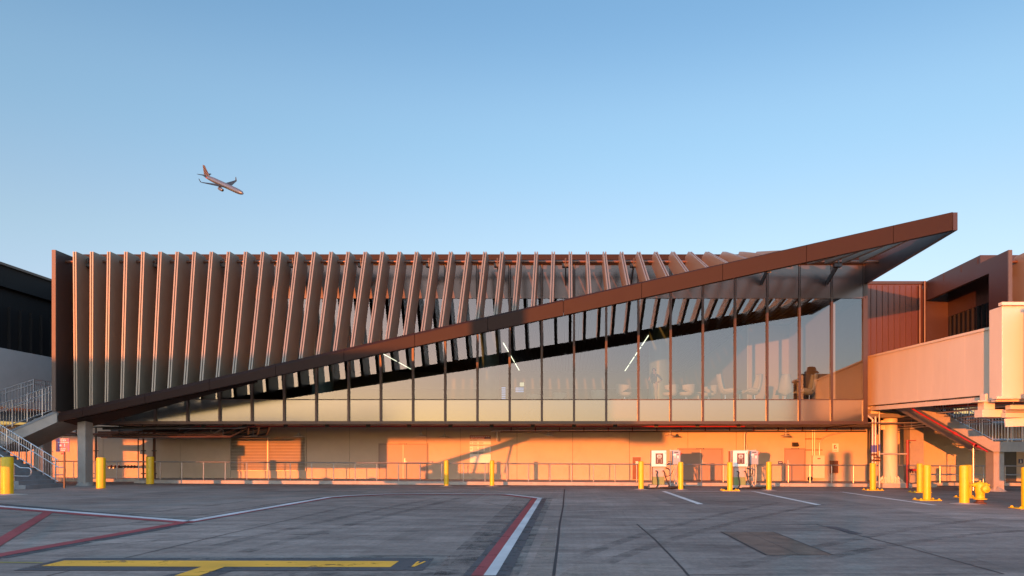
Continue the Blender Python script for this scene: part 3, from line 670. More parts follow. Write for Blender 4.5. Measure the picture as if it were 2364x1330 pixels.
# ================================================================ stairs
def railing(root, pts_top, zdrop_mid, zdrop_bot, step, m=MT['steel'], posts=True, r=0.022, post_every=5):
    """pts_top polyline; balusters between the mid rail and bottom rail"""
    pts = [Vector(p) for p in pts_top]
    t = MB(); t.tube(pts, r, 8); t.build('top_rail', m, root, smooth=True)
    t = MB(); t.tube([p - Vector((0, 0, zdrop_mid)) for p in pts], r, 8); t.build('mid_rail', m, root, smooth=True)
    t = MB(); t.tube([p - Vector((0, 0, zdrop_bot)) for p in pts], r, 8); t.build('bottom_rail', m, root, smooth=True)
    k = 0
    for a, b in zip(pts[:-1], pts[1:]):
        n = max(1, int((b - a).length / step))
        for i in range(n + 1):
            p = a.lerp(b, i / n); q = MB()
            if k % post_every == 0: q.box(p.x - 0.022, p.x + 0.022, p.y - 0.022, p.y + 0.022, p.z - zdrop_bot - 0.12, p.z)
            else: q.box(p.x - 0.008, p.x + 0.008, p.y - 0.008, p.y + 0.008, p.z - zdrop_bot, p.z)
            q.build('post' if k % post_every == 0 else 'baluster', m, root); k += 1
# left stair
LS = thing('outdoor_staircase', 'concrete outdoor staircase with grey steel railings at the left end of the terminal', 'staircase', (-25, 31, gz(-25)))
xb = X(140, 31.8); zb = gz(xb)
nst = 12; tr, ri = 0.285, 0.17
m_ = MB(); prof = [(xb + 0.0, zb)]
for i in range(nst): prof += [(xb - i * tr, zb + (i + 1) * ri), (xb - (i + 1) * tr, zb + (i + 1) * ri)]
prof += [(xb - nst * tr, zb + nst * ri - 0.3), (xb - 1.2, zb)]
m_.prism_y(prof, 29.75, 31.95); m_.build('lower_flight', MT['step'], LS)
xl = xb - nst * tr; zl = zb + nst * ri
m_ = MB(); m_.box(xl - 2.2, xl, 29.75, 34.6, zl - 0.25, zl); m_.build('landing', MT['step'], LS)
xt, zt = X(131, 32.4), Z(953, 32.4)
m_ = MB(); m_.prism_y([(xl, zl), (xt, zt), (xt, zt - 0.42), (xl, zl - 0.5)], 32.4, 34.5); m_.build('upper_flight', MT['conc'], LS)
m_ = MB(); m_.prism_y([(xl, zl + 0.10), (xt, zt + 0.12), (xt, zt), (xl, zl)], 32.38, 32.44); m_.build('stringer', MT['step'], LS)
railing(LS, [P(-40, 956.5, 31.75), P(134, 1062, 31.75)], 0.30, 0.93, 0.12)
railing(LS, [P(-6, 932.6 + 3, 32.42), P(119, 890.5, 32.42)], 0.27, 1.08, 0.14)
railing(LS, [(xl - 1.5, 34.6, Z(915, 34.6)), P(0, 901.5, 34.6), P(78, 876, 34.6), (X(78, 34.6), 38.5, Z(876, 34.6))], 0.20, 1.0, 0.14)
# looped handrail ends
m_ = MB(); p0 = P(128, 1078, 31.75); m_.tube([p0, (p0[0] + 0.35, p0[1], p0[2] - 0.02), (p0[0] + 0.42, p0[1], p0[2] - 0.09), (p0[0] + 0.42, p0[1], p0[2] - 0.26), (p0[0] + 0.35, p0[1], p0[2] - 0.34), (p0[0] - 0.05, p0[1], p0[2] - 0.34)], 0.022, 8); m_.build('handrail_end', MT['steel'], LS, smooth=True)
m_ = MB(); Yn = 29.8; p0 = P(47, 1080, Yn)
m_.tube([P(-60, 1012, Yn), P(0, 1050, Yn), p0, P(66, 1080.5, Yn), P(71, 1083, Yn), P(72.5, 1088, Yn), P(71, 1096, Yn), P(66, 1099.5, Yn), P(28, 1099, Yn)], 0.022, 8); m_.build('handrail_end', MT['steel'], LS, smooth=True)
m_ = MB(); m_.box(X(32, Yn) - 0.025, X(32, Yn) + 0.025, Yn - 0.02, Yn + 0.02, gz(-22), Z(1072, Yn)); m_.build('post', MT['steel'], LS)
# right stair
RS = thing('outdoor_staircase', 'concrete outdoor staircase behind the boarding bridge with dark steel balusters', 'staircase', (19, 32, gz(19)))
def rp(u, v, Y=32.0): return (X(u, Y), Z(v, Y))
pr = [rp(2110, 914), rp(2172, 950), rp(2294, 1019.5), rp(2420, 1019.5), rp(2420, 1043), rp(2294, 1043), rp(2280, 1036), rp(2110, 938)]
m_ = MB(); m_.prism_y(pr, 32.0, 32.3); m_.build('stringer', MT['conc'], RS)
m_ = MB(); m_.prism_y([rp(2105, 921), rp(2294, 1028), rp(2294, 1036), rp(2105, 932)], 32.301, 34.0); m_.build('flight', MT['conc'], RS)
m_ = MB(); m_.box(rp(2294, 0)[0], rp(2420, 0)[0], 32.301, 34.0, rp(0, 1040)[1], rp(0, 1024)[1]); m_.build('landing', MT['conc'], RS)
c = MB(); x0, x1 = X(2294, 32.1), X(2319, 32.1); c.box(x0, x1, 32.1, 32.75, gz(x0) - 0.05, rp(0, 1043)[1] - 0.002); c.build('column', MT['conc'], RS, bevel=0.03)
c = MB(); lo, hi = [], []
for i in range(18):
    a = 2 * pi * i / 18; r = 0.8 + 0.22 * random.random(); cx_, cy_ = (x0 + x1) / 2, 32.42
    lo.append((cx_ + cos(a) * 0.5 * r, cy_ + sin(a) * 0.6 * r, gz(x0) - 0.03)); hi.append((cx_ + cos(a) * 0.28, cy_ + sin(a) * 0.36, gz(x0) + 0.1 + 0.12 * random.random()))
c.hull2(lo, hi); c.build('footing', MT['conc'], RS, smooth=True)
railing(RS, [(rp(2120, 0)[0], 32.1, Z(870, 32.1)), (rp(2294, 0)[0], 32.1, Z(960, 32.1)), (rp(2420, 0)[0], 32.1, Z(960, 32.1))], 0.28, 1.02, 0.125)
railing(RS, [(rp(2120, 0)[0], 33.9, Z(870, 32.1)), (rp(2294, 0)[0], 33.9, Z(960, 32.1)), (rp(2420, 0)[0], 33.9, Z(960, 32.1))], 0.28, 1.02, 0.14)
m_ = MB(); m_.tube([P(2105, 943, 31.8), P(2123, 954, 31.8), P(2280, 1043, 31.8)], 0.035, 8); m_.build('sprinkler_pipe', MT['red'], RS, smooth=True)
m_ = MB()
for u, v in ((2205, 1001), (2250, 1027), (2254, 1029)): p = P(u, v, 31.8); m_.bar((p[0] - 0.08, p[1], p[2] + 0.045), (p[0] + 0.08, p[1], p[2] - 0.045), 0.1, 0.1)
m_.build('couplings', MT['red'], RS)
m_ = MB(); x = X(2247, 33.0); m_.tube([(x, 33, gz(x)), (x, 33, 2.6)], 0.03, 8); m_.build('conduit', MT['steel'], RS, smooth=True)

# ================================================================ boarding bridge on the right
JB = thing('boarding_bridge', 'cream passenger boarding bridge rising past the right corner of the glass', 'boarding bridge', (15.8, 31, gz(16)))
yA, yB = 39.9, 24.75
def jz(y, lo): return (3.90 if lo else 6.28) + (y - 36) * (0.0306 if lo else 0.038)
xa, xb_ = 14.5, 17.3
m_ = MB(); m_.hull2([(xa, yB, jz(yB, 1)), (xb_, yB, jz(yB, 1)), (xb_, yB, jz(yB, 0)), (xa, yB, jz(yB, 0))], [(xa, yA, jz(yA, 1)), (xb_, yA, jz(yA, 1)), (xb_, yA, jz(yA, 0)), (xa, yA, jz(yA, 0))]); m_.build('tunnel', MT['cream'], JB)
m_ = MB()
for dz, o_, t_ in ((0.0, 0, 0.07),): m_.hull2([(xa - 0.05, yB, jz(yB, o_) - t_), (xa - 0.004, yB, jz(yB, o_) - t_), (xa - 0.004, yB, jz(yB, o_) + 0.02), (xa - 0.05, yB, jz(yB, o_) + 0.02)], [(xa - 0.05, yA, jz(yA, o_) - t_), (xa - 0.004, yA, jz(yA, o_) - t_), (xa - 0.004, yA, jz(yA, o_) + 0.02), (xa - 0.05, yA, jz(yA, o_) + 0.02)])
m_.build('top_trim', MT['cream'], JB)
for xs_ in (xa + 0.03, xb_ - 0.15):
    m_ = MB(); m_.hull2([(xs_, yB + 1.3, jz(yB + 1.3, 1) - 0.24), (xs_ + 0.12, yB + 1.3, jz(yB + 1.3, 1) - 0.24), (xs_ + 0.12, yB + 1.3, jz(yB + 1.3, 1) - 0.06), (xs_, yB + 1.3, jz(yB + 1.3, 1) - 0.06)], [(xs_, yA, jz(yA, 1) - 0.24), (xs_ + 0.12, yA, jz(yA, 1) - 0.24), (xs_ + 0.12, yA, jz(yA, 1) - 0.06), (xs_, yA, jz(yA, 1) - 0.06)]); m_.build('rail_beam', MT['cream'], JB)
m_ = MB(); y = yB + 0.6
while y < 39: m_.box(xa + 0.1, xb_ - 0.1, y, y + 0.1, jz(y, 1) - 0.1, jz(y, 1) - 0.002); y += 1.2
m_.build('cross_members', MT['gasket'], JB)
m_ = MB(); m_.box(xa - 0.06, xb_ + 0.06, yB, yB + 0.35, jz(yB, 1) - 0.03, jz(yB, 0) + 0.05); m_.build('end_frame', MT['box'], JB)
m_ = MB(); y = yB + 1.0
while y < 39.5: m_.hull2([(xa - 0.0025, y, jz(y, 1) + 0.03), (xa - 0.0025, y + 0.03, jz(y, 1) + 0.03), (xa - 0.0025, y + 0.03, jz(y, 0) - 0.08), (xa - 0.0025, y, jz(y, 0) - 0.08)], [(xa - 0.001, y, jz(y, 1) + 0.03), (xa - 0.001, y + 0.03, jz(y, 1) + 0.03), (xa - 0.001, y + 0.03, jz(y, 0) - 0.08), (xa - 0.001, y, jz(y, 0) - 0.08)]); y += 1.22
m_.build('panel_seams', MT['cream'], JB)
# outer vestibule block and rotunda
m_ = MB(); m_.box(14.12, 17.7, 24.0, 24.74, 3.32, 6.35); m_.build('vestibule', MT['cream'], JB, bevel=0.02)
m_ = MB(); m_.box(14.06, 17.75, 23.9, 24.1, 6.36, 6.46); m_.build('vestibule_roof', MT['cream'], JB)
rc = (16.35, 22.35)
m_ = MB(); m_.lathe([(1.95, 3.5), (1.95, 6.15)], (*rc, 0), 64); m_.build('rotunda_curtain', MT['gasket'], JB, smooth=True)
for i in range(44):
    a = 2 * pi * i / 44; q = MB(); q.tube([(rc[0] + 1.96 * cos(a), rc[1] + 1.96 * sin(a), 3.5), (rc[0] + 1.96 * cos(a), rc[1] + 1.96 * sin(a), 6.15)], 0.055, 6)
    q.build('curtain_slat', MT['silver'] if i % 5 == 0 else MT['gasket'], JB, smooth=True)
m_ = MB(); m_.lathe([(2.12, 6.16), (2.1, 6.26), (1.2, 6.5), (0.05, 6.6)], (*rc, 0), 48); m_.build('rotunda_roof', MT['cream'], JB, smooth=True)
m_ = MB(); m_.lathe([(2.1, 3.2), (2.1, 3.49)], (*rc, 0), 48); m_.build('rotunda_floor', MT['cream'], JB, smooth=True)
m_ = MB(); m_.lathe([(0.4, gz(16)), (0.4, 3.19)], (*rc, 0), 24); m_.build('rotunda_column', MT['cream'], JB, smooth=True)
m_ = MB(); m_.lathe([(0.20, 6.5), (0.20, 6.72), (0.48, 6.74), (0.42, 6.84), (0.30, 6.9), (0.26, 7.12), (0.05, 7.16)], (15.5, 22.0, 0), 24); m_.build('roof_vent', MT['brasscab'], JB, smooth=True)
m_ = MB(); m_.box(18.2, 34, 20.8, 23.6, 3.4, 6.1); m_.build('telescoping_tunnel', MT['cream'], JB)
# undercarriage framing seen below the block
def jbox(name, u0, u1, v0, v1, Y, d, m=MT['cream']):
    q = MB(); q.box(X(u0, Y), X(u1, Y), Y, Y + d, Z(v1, Y), Z(v0, Y)); return q.build(name, m, JB, bevel=0.01)
jbox('hanger', 2275, 2290, 909, 927, 25.0, 0.35); jbox('bracket_plate', 2258, 2293, 924.5, 928, 24.9, 0.5)
jbox('hanger', 2272, 2297, 928, 945, 25.0, 0.4); jbox('crosshead', 2268, 2322, 945.2, 963, 24.9, 0.5)
jbox('chassis_beam', 2300, 2420, 916, 927, 24.2, 0.3); jbox('chassis_tray', 2301, 2340, 914.5, 921, 23.9, 0.29)
jbox('chassis_beam', 2333, 2420, 935, 945, 24.4, 0.3); jbox('chassis_beam', 2322, 2420, 953, 964, 24.6, 0.25)
jbox('chassis_beam', 2320, 2420, 945.5, 952.8, 24.75, 0.2, MT['box'])
q = MB(); Yq = 24.7; q.prism_y([(X(2320, Yq), Z(967, Yq)), (X(2420, Yq), Z(960, Yq)), (X(2420, Yq), Z(982, Yq)), (X(2322, Yq), Z(985.5, Yq))], Yq, Yq + 0.05); q.build('wrapped_skirt', MT['creamwhite'], JB)
# column and crosshead under the tunnel
cx_ = X(2061.5, 36); r_ = 0.33
m_ = MB(); m_.lathe([(r_, gz(cx_) + 0.22), (r_, 3.42)], (cx_, 36.3, 0), 36); col = m_.build('column', MT['cream'], JB, smooth=True)
g_ = MB()
for i in range(8):
    a = 2 * pi * i / 8 + 0.39; ca, sa = cos(a), sin(a); b_ = gz(cx_) + 0.22
    pA = [(cx_ + ca * r_, 36.3 + sa * r_, b_), (cx_ + ca * (r_ + 0.33), 36.3 + sa * (r_ + 0.33), b_), (cx_ + ca * r_, 36.3 + sa * r_, b_ + 0.34)]
    g_.hull2([(p[0] - sa * 0.015, p[1] + ca * 0.015, p[2]) for p in pA], [(p[0] + sa * 0.015, p[1] - ca * 0.015, p[2]) for p in pA])
    g_.tube([(cx_ + cos(a + .39) * 0.55, 36.3 + sin(a + .39) * 0.55, b_), (cx_ + cos(a + .39) * 0.55, 36.3 + sin(a + .39) * 0.55, b_ + 0.17)], 0.04, 6)
g_.build('gussets', MT['cream'], col)
m_ = MB(); m_.box(cx_ - 0.72, cx_ + 0.72, 35.5, 37.0, gz(cx_) - 0.05, gz(cx_) + 0.195); m_.build('plinth', MT['kerb'], JB, bevel=0.02)
m_ = MB(); m_.box(cx_ - 0.66, cx_ + 0.66, 35.6, 36.95, gz(cx_) + 0.196, gz(cx_) + 0.219); m_.build('base_plate', MT['cream'], JB)
m_ = MB(); m_.box(X(2032, 36), X(2120, 36), 36.05, 36.55, 3.421, 3.70); m_.build('crosshead', MT['cream'], JB, bevel=0.01)
m_ = MB(); m_.box(X(2010.5, 35.6), X(2029, 35.6), 35.6, 36.3, 3.32, 3.74); m_.box(X(1999, 35.6), X(2036, 35.6), 35.55, 36.3, 3.741, 3.78); m_.box(X(2013, 35.6), X(2024, 35.6), 35.7, 36.2, 3.781, 3.98); m_.build('bearing', MT['cream'], JB)
m_ = MB(); m_.box(X(2034, 36.2), X(2043, 36.2), 36.2, 36.5, 2.75, 3.2); m_.build('junction_box', MT['cream'], JB)
# services hung below the tunnel
for x, z0, z1, r in ((17.0, 2.96, 2.98, 0.022), (17.0, 2.86, 2.86, 0.018), (16.0, 3.40, 3.27, 0.045), (16.8, 3.05, 3.15, 0.03)):
    m_ = MB(); m_.tube([(x, 39.8, z0), (x, 24.4, z1)], r, 8); m_.build('conduit', MT['steel'], JB, smooth=True)
m_ = MB(); m_.tube([(16.5, 39.8, 3.92), (16.5, 25.5, 3.36)], 0.04, 8); m_.build('sprinkler_pipe', MT['red'], JB, smooth=True)
m_ = MB()
for y in (36.5, 33.0, 29.5, 26.5): m_.box(16.99, 17.01, y, y + 0.02, 2.85, jz(y, 1) - 0.02); m_.box(15.99, 16.01, y, y + 0.02, 3.25, jz(y, 1) - 0.02)
m_.build('hangers', MT['steel'], JB)

# standpipes by the column (a thing of their own)
SP = thing('standpipe_set', 'three silver riser pipes with blue wraps and brass valves behind a yellow bollard', 'pipes', (X(2020, 35), 35, gz(15)))
for u, vb, vt in ((2014.5, 1066, 968), (2021, 1066, 962)):
    x = X(u, 35.2); m_ = MB(); m_.tube([(x, 35.2, Z(vb + 45, 35.2)), (x, 35.2, Z(vt, 35.2))], 0.055, 12)
    if u < 2018: m_.tube([(x, 35.2, Z(969, 35.2)), (x - 0.12, 35.2, Z(964, 35.2)), (x - 0.35, 35.5, Z(950, 35.2))], 0.05, 10)
    m_.build('riser', MT['silver'], SP, smooth=True)
    m_ = MB(); m_.lathe([(0.078, Z(1044, 35.2)), (0.078, Z(1028, 35.2))], (x, 35.2, 0), 14); m_.build('blue_wrap', MT['blue'], SP, smooth=True)
    m_ = MB(); m_.lathe([(0.09, Z(1052, 35.2)), (0.09, Z(1048, 35.2)), (0.06, Z(1047, 35.2))], (x, 35.2, 0), 12); m_.tube([(x, 35.1, Z(1056, 35.2)), (x + 0.16, 35.0, Z(1057, 35.2))], 0.04, 8); m_.tube([(x - 0.1, 35.05, Z(1063, 35.2)), (x + 0.2, 35.05, Z(1063, 35.2))], 0.045, 8); m_.build('valve', MT['rust'], SP, smooth=True)
x = X(2030, 35.4); m_ = MB(); m_.tube([(x, 35.4, gz(x)), (x, 35.4, Z(947, 35.4))], 0.04, 10); m_.build('riser', MT['silver'], SP, smooth=True)
m_ = MB(); m_.lathe([(0.055, Z(1041, 35.4)), (0.055, Z(1026, 35.4))], (x, 35.4, 0), 12); m_.build('blue_wrap', MT['blue'], SP, smooth=True)
m_ = MB(); m_.tube([(x, 35.4, Z(1048, 35.4)), (X(2093, 35.4), 35.4, Z(1048, 35.4))], 0.04, 10); m_.build('strut', MT['silver'], SP, smooth=True)
RP = thing('fire_standpipe', 'orange red fire riser with a red valve manifold beside the concrete column', 'standpipe', (X(2095, 35.5), 35.5, gz(16)))
x = X(2095, 35.5); m_ = MB(); m_.tube([(x, 35.5, gz(x)), (x, 35.5, Z(1016, 35.5))], 0.055, 12); m_.build('riser', MT['red'], RP, smooth=True)
m_ = MB(); m_.tube([(x, 35.5, Z(1086, 35.5)), (x + 0.5, 35.5, Z(1085, 35.5))], 0.06, 10); m_.build('manifold', MT['red'], RP, smooth=True)
m_ = MB()
for dx in (0.1, 0.22, 0.34): m_.tube([(x + dx, 35.45, Z(1086, 35.5) - 0.03), (x + dx, 35.4, Z(1091, 35.5))], 0.04, 8); m_.box(x + dx - 0.015, x + dx + 0.015, 35.47, 35.53, Z(1084, 35.5), Z(1082, 35.5))
m_.build('outlets', MT['rust'], RP)
m_ = MB(); m_.tube([(x + 0.02, 35.5, Z(1017, 35.5)), (x + 0.45, 35.6, Z(1017, 35.5))], 0.02, 8); m_.build('branch', MT['red'], RP, smooth=True)

# ================================================================ bollards
BL = [(16.5, 1142, 1055, 25, 'pad', 'thick yellow bollard beside the left staircase'),
      (233, 1128, 1056, 19, '', 'yellow bollard just right of the concrete overhang column'),
      (346.5, 1118, 1054, 16.5, '', 'yellow bollard with scuffs near the dark pipe on the left'),
      (1030.5, 1122.5, 1062.5, 10.6, 'pad', 'yellow bollard left of the gate sign board'),
      (1136, 1122.5, 1063, 10.6, 'pad', 'yellow bollard under the right edge of the gate sign board'),
      (1480, 1130, 1065, 12, 'pad', 'yellow bollard left of the first charging station'),
      (1571.5, 1131, 1066.5, 12, 'pad', 'yellow bollard in front of the first grey switch box'),
      (1685, 1133, 1067, 12.2, 'plate', 'yellow bollard on bolted plate left of the second charging station'),
      (1775, 1132, 1066, 12, 'pad', 'yellow bollard right of the second grey switch box'),
      (2015, 1132, 1069, 13.3, 'plate', 'yellow bollard on bolted plate below the silver risers'),
      (2123.5, 1137, 1070, 13.5, 'plate', 'rear yellow bollard of the pair by the concrete column'),
      (2140, 1155, 1073, 17.4, 'plate', 'front yellow bollard of the pair by the concrete column'),
      (2226, 1163, 1074, 21.4, 'pad', 'large yellow bollard in front of the yellow hydrant'),
      (2234, 1149, 1073, 17.6, 'plate', 'yellow bollard half hidden behind the large one by the hydrant'),
      (2371, 1174, 1078, 24, 'plate', 'yellow bollard cut by the right edge of the photo')]
for u, vb, vt, dpx, kind, lab in BL:
    y = GY(u, vb); x = X(u, y); r = dpx * y / F / 2; zb_ = gz(x); hgt = Z(vt, y) - zb_
    o = thing('bollard', lab, 'bollard', (x, y, zb_), 'yellow bollards along the building')
    q = MB(); q.lathe([(r, zb_ + 0.013), (r, zb_ + hgt - 0.05), (r * 0.93, zb_ + hgt - 0.015), (r * 0.7, zb_ + hgt), (0.01, zb_ + hgt + 0.004)], (x, y, 0), 28); q.build('post', MT['yellow'], o, smooth=True)
    if kind == 'plate':
        q = MB(); a = 0.37; q.box(x - a, x + a, y - a * 0.8, y + a * 0.8, zb_ - 0.002, zb_ + 0.025); pl_ = q.build('base_plate', MT['yellow'], o, bevel=0.006)
        for sx_ in (-1, 1):
            for sy_ in (-1, 1):
                b_ = MB(); b_.lathe([(0.045, zb_ + 0.026), (0.045, zb_ + 0.05), (0.02, zb_ + 0.075)], (x + sx_ * 0.31, y + sy_ * 0.22, 0), 6); b_.build('bolt', MT['yellow'], pl_)
    elif kind == 'pad':
        q = MB(); n = 28; lo = [(x + cos(2 * pi * i / n) * r * 3.6, y + sin(2 * pi * i / n) * r * 3.6, zb_ - 0.01) for i in range(n)]; hi = [(x + cos(2 * pi * i / n) * r * 1.2, y + sin(2 * pi * i / n) * r * 1.2, zb_ + 0.03) for i in range(n)]
        q.hull2(lo, hi); q.build('concrete_pad', MT['kerb'], o, smooth=True)

# ================================================================ hydrant
y = GY(2262.5, 1163); x = X(2262.5, y); zb_ = gz(x); HY = thing('fire_hydrant', 'yellow fire hydrant with a rusty flange beside the large bollard', 'hydrant', (x, y, zb_))
q = MB(); q.lathe([(0.19, zb_ - 0.01), (0.19, zb_ + 0.035), (0.13, zb_ + 0.05), (0.10, zb_ + 0.13), (0.15, zb_ + 0.14)], (x, y, 0), 20); q.build('flange', MT['rust'], HY, smooth=True)
q = MB(); q.lathe([(0.205, zb_ + 0.141), (0.205, zb_ + 0.17), (0.14, zb_ + 0.185), (0.135, zb_ + 0.30), (0.155, zb_ + 0.38), (0.16, zb_ + 0.46), (0.15, zb_ + 0.54), (0.155, zb_ + 0.60), (0.12, zb_ + 0.67), (0.06, zb_ + 0.70), (0.01, zb_ + 0.705)], (x, y, 0), 24); q.build('barrel', MT['hydrant'], HY, smooth=True)
q = MB(); q.lathe([(0.115, 0), (0.115, -0.13), (0.10, -0.135), (0.115, -0.15), (0.115, -0.20), (0.06, -0.225), (0.03, -0.25)], (x + 0.045, y - 0.10, zb_ + 0.475), 18, 'y'); q.build('pumper_outlet', MT['hydrant'], HY, smooth=True)
for s in (-1, 1):
    q = MB(); q.lathe([(0.075, s * 0.10), (0.075, s * 0.20), (0.06, s * 0.21), (0.04, s * 0.25), (0.028, s * 0.252), (0.028, s * 0.30)], (x, y, zb_ + 0.60), 14, 'x'); q.build('hose_outlet', MT['hydrant'], HY, smooth=True)
q = MB(); q.lathe([(0.035, zb_ + 0.70), (0.03, zb_ + 0.74)], (x, y, 0), 5); q.build('top_nut', MT['hydrant'], HY)

# ================================================================ guard rail on the pavement edge
GR = thing('guard_rail', 'long low grey handrail on posts along the pavement edge', 'handrail', (-2, 37.4, 0.15))
YR = 37.4; xs0, xs1 = X(120, YR), X(2420, YR)
n = 46; px = [xs0 + (xs1 - xs0) * i / n for i in range(n + 1)]
q = MB(); q.tube([(a, YR, gz(a) + 1.055) for a in px], 0.028, 8); q.build('top_rail', MT['rail'], GR, smooth=True)
for a in px:
    q = MB(); q.tube([(a, YR, gz(a) + 0.15), (a, YR, gz(a) + 1.03)], 0.026, 8); q.build('post', MT['rail'], GR, smooth=True)
q = MB(); q.tube([(X(2105, YR), YR, gz(18) + 0.6), (xs1, YR, gz(22) + 0.6)], 0.026, 8); q.build('mid_rail', MT['rail'], GR, smooth=True)

# ================================================================ charging stations
def charger(u, lab, lab2, ub):
    Y = 33.3; x = X(u, Y); zb_ = gz(x)
    o = thing('charging_station', lab, 'charger', (x, Y, zb_), 'vehicle charging stations')
    q = MB(); q.box(x - 0.42, x + 0.42, Y, Y + 0.75, zb_ - 0.05, zb_ + 0.17); q.build('plinth', MT['kerb'], o, bevel=0.015)
    q = MB(); q.box(x - 0.26, x + 0.26, Y + 0.10, Y + 0.62, zb_ + 0.171, zb_ + 0.53); q.build('lower_skirt', MT['green'], o, bevel=0.008)
    q = MB(); q.box(x - 0.26, x + 0.26, Y + 0.10, Y + 0.62, zb_ + 0.531, Z(1078, Y)); q.build('pedestal', MT['pedestal'], o, bevel=0.008)
    z0, z1 = Z(1077.5, Y), Z(1040, Y)
    q = MB(); q.box(x - 0.335, x + 0.335, Y - 0.02, Y + 0.02, z0, z1); dr = q.build('cabinet_door', MT['creamwhite'], o, bevel=0.03)
    q = MB(); q.box(x - 0.345, x + 0.33, Y + 0.021, Y + 0.50, z0 + 0.01, z1 - 0.01); q.build('cabinet', MT['creamwhite'], o, bevel=0.01)
    q = MB(); q.box(x - 0.37, x - 0.346, Y + 0.03, Y + 0.12, z0 + 0.02, z1 - 0.02); q.build('hinge_strip', MT['ink'], o)
    px_ = x + 0.01; pz0, pz1 = z0 + 0.12, z1 - 0.13
    q = MB(); q.box(px_ - 0.17, px_ + 0.17, Y - 0.026, Y - 0.0205, pz0, pz1); pn = q.build('control_panel', MT['brownpanel'], dr, bevel=0.003)
    q = MB(); q.box(px_ - 0.095, px_ + 0.095, Y - 0.030, Y - 0.0265, pz1 - 0.19, pz1 - 0.075); q.build('display_bezel', MT['white'], pn)
    q = MB(); q.box(px_ - 0.07, px_ + 0.07, Y - 0.033, Y - 0.0305, pz1 - 0.17, pz1 - 0.095); q.build('display', MT['screen'], pn)
    q = MB(); q.box(px_ - 0.085, px_ + 0.085, Y - 0.029, Y - 0.0265, pz1 - 0.255, pz1 - 0.235)
    for s in (-1, 1):
        for k in range(4): q.box(px_ + s * 0.085 - 0.012, px_ + s * 0.085 + 0.012, Y - 0.029, Y - 0.0265, pz0 + 0.06 + k * 0.042, pz0 + 0.083 + k * 0.042)
    for k in range(4): q.box(px_ - 0.07 + k * 0.036, px_ - 0.045 + k * 0.036, Y - 0.029, Y - 0.0265, pz1 - 0.05, pz1 - 0.03)
    q.build('button_marks', MT['silver'], pn)
    q = MB(); q.box(px_ - 0.03, px_ + 0.03, Y - 0.029, Y - 0.0265, pz0 + 0.02, pz0 + 0.045); q.build('logo_badge', MT['green'], pn)
    q = MB()
    for zz in (z0 + 0.12, z1 - 0.12): q.lathe([(0.016, Y - 0.03), (0.016, Y - 0.0205)], (x + 0.27, 0, zz), 10, 'y')
    q.build('latches', MT['ink'], dr)
    # charging cables
    for k, (dx, pts) in enumerate(((-0.10, [(-0.02, -0.06, .62), (0.03, -0.10, .35), (0.02, -0.14, .15), (-0.06, -0.2, .05), (-0.35, -0.25, .03), (-0.85, -0.12, .03)]),
                                   (0.22, [(0.05, -0.06, .60), (0.15, -0.1, .35), (0.30, -0.14, .12), (0.45, -0.18, .05), (0.75, -0.12, .03), (0.95, -0.02, .04)]))):
        q = MB(); p0 = [(x + dx - 0.06, Y + 0.02, zb_ + 0.80), (x + dx - 0.01, Y + 0.0, zb_ + 0.80), (x + dx + 0.02, Y - 0.03, zb_ + 0.74)]
        q.tube(p0 + [(x + dx + a * 0.8, Y + b, zb_ + c) for a, b, c in pts], 0.026, 8); q.build('cable', MT['rubber'], o, smooth=True)
    q = MB()
    for k in range(3):
        cx2, cy2 = x + 0.15 + 0.5 * k * 0.6, Y - 0.22 - 0.05 * k
        q.tube([(cx2 + cos(2 * pi * i / 16 + k) * (0.55 - 0.1 * k), cy2 + sin(2 * pi * i / 16 + k) * 0.16, zb_ + 0.03 + 0.03 * k) for i in range(17)], 0.028, 8)
    q.build('coiled_cable', MT['rubber'], o, smooth=True)
    q = MB(); q.tube([(x + 0.31, Y + 0.1, zb_ + 0.93), (x + 0.40, Y + 0.05, zb_ + 0.92), (x + 0.47, Y, zb_ + 0.84)], 0.03, 8); q.tube([(x + 0.47, Y, zb_ + 0.84), (x + 0.46, Y, zb_ + 0.6), (x + 0.36, Y + 0.02, zb_ + 0.50), (x + 0.30, Y + 0.05, zb_ + 0.7)], 0.012, 6); q.tube([(x + 0.32, Y + 0.1, zb_ + 0.55), (x + 0.55, Y + 0.3, zb_ + 0.58), (x + 0.75, Y + 0.7, zb_ + 0.85)], 0.014, 6)
    q.build('holstered_plug', MT['rubber'], o, smooth=True)
    # switch box on a strut frame behind
    Yb = 34.6; xb2 = X(ub, Yb); z0, z1 = Z(1072.5, Yb), Z(1040.5, Yb)
    s = thing('switch_box', lab2, 'switch box', (xb2, Yb + 0.2, gz(xb2)), 'grey switch boxes on struts')
    q = MB(); q.box(xb2 - 0.19, xb2 + 0.19, Yb, Yb + 0.22, z0, z1); bx_ = q.build('enclosure', MT['box'], s, bevel=0.012)
    q = MB(); q.box(xb2 - 0.17, xb2 - 0.02, Yb - 0.005, Yb - 0.001, z1 - 0.24, z1 - 0.15); q.box(xb2 + 0.04, xb2 + 0.11, Yb - 0.005, Yb - 0.001, z1 - 0.36, z1 - 0.23); q.box(xb2 - 0.10, xb2 - 0.04, Yb - 0.005, Yb - 0.001, z1 - 0.32, z1 - 0.27); q.build('labels', MT['white'], bx_)
    q = MB(); q.box(xb2 + 0.03, xb2 + 0.12, Yb - 0.005, Yb - 0.001, z1 - 0.21, z1 - 0.18); q.build('warning_label', MT['red'], bx_)
    q = MB(); q.box(xb2 - 0.10, xb2 + 0.09, Yb - 0.005, Yb - 0.001, z1 - 0.10, z1 - 0.06); q.build('name_label', MT['ink'], bx_)
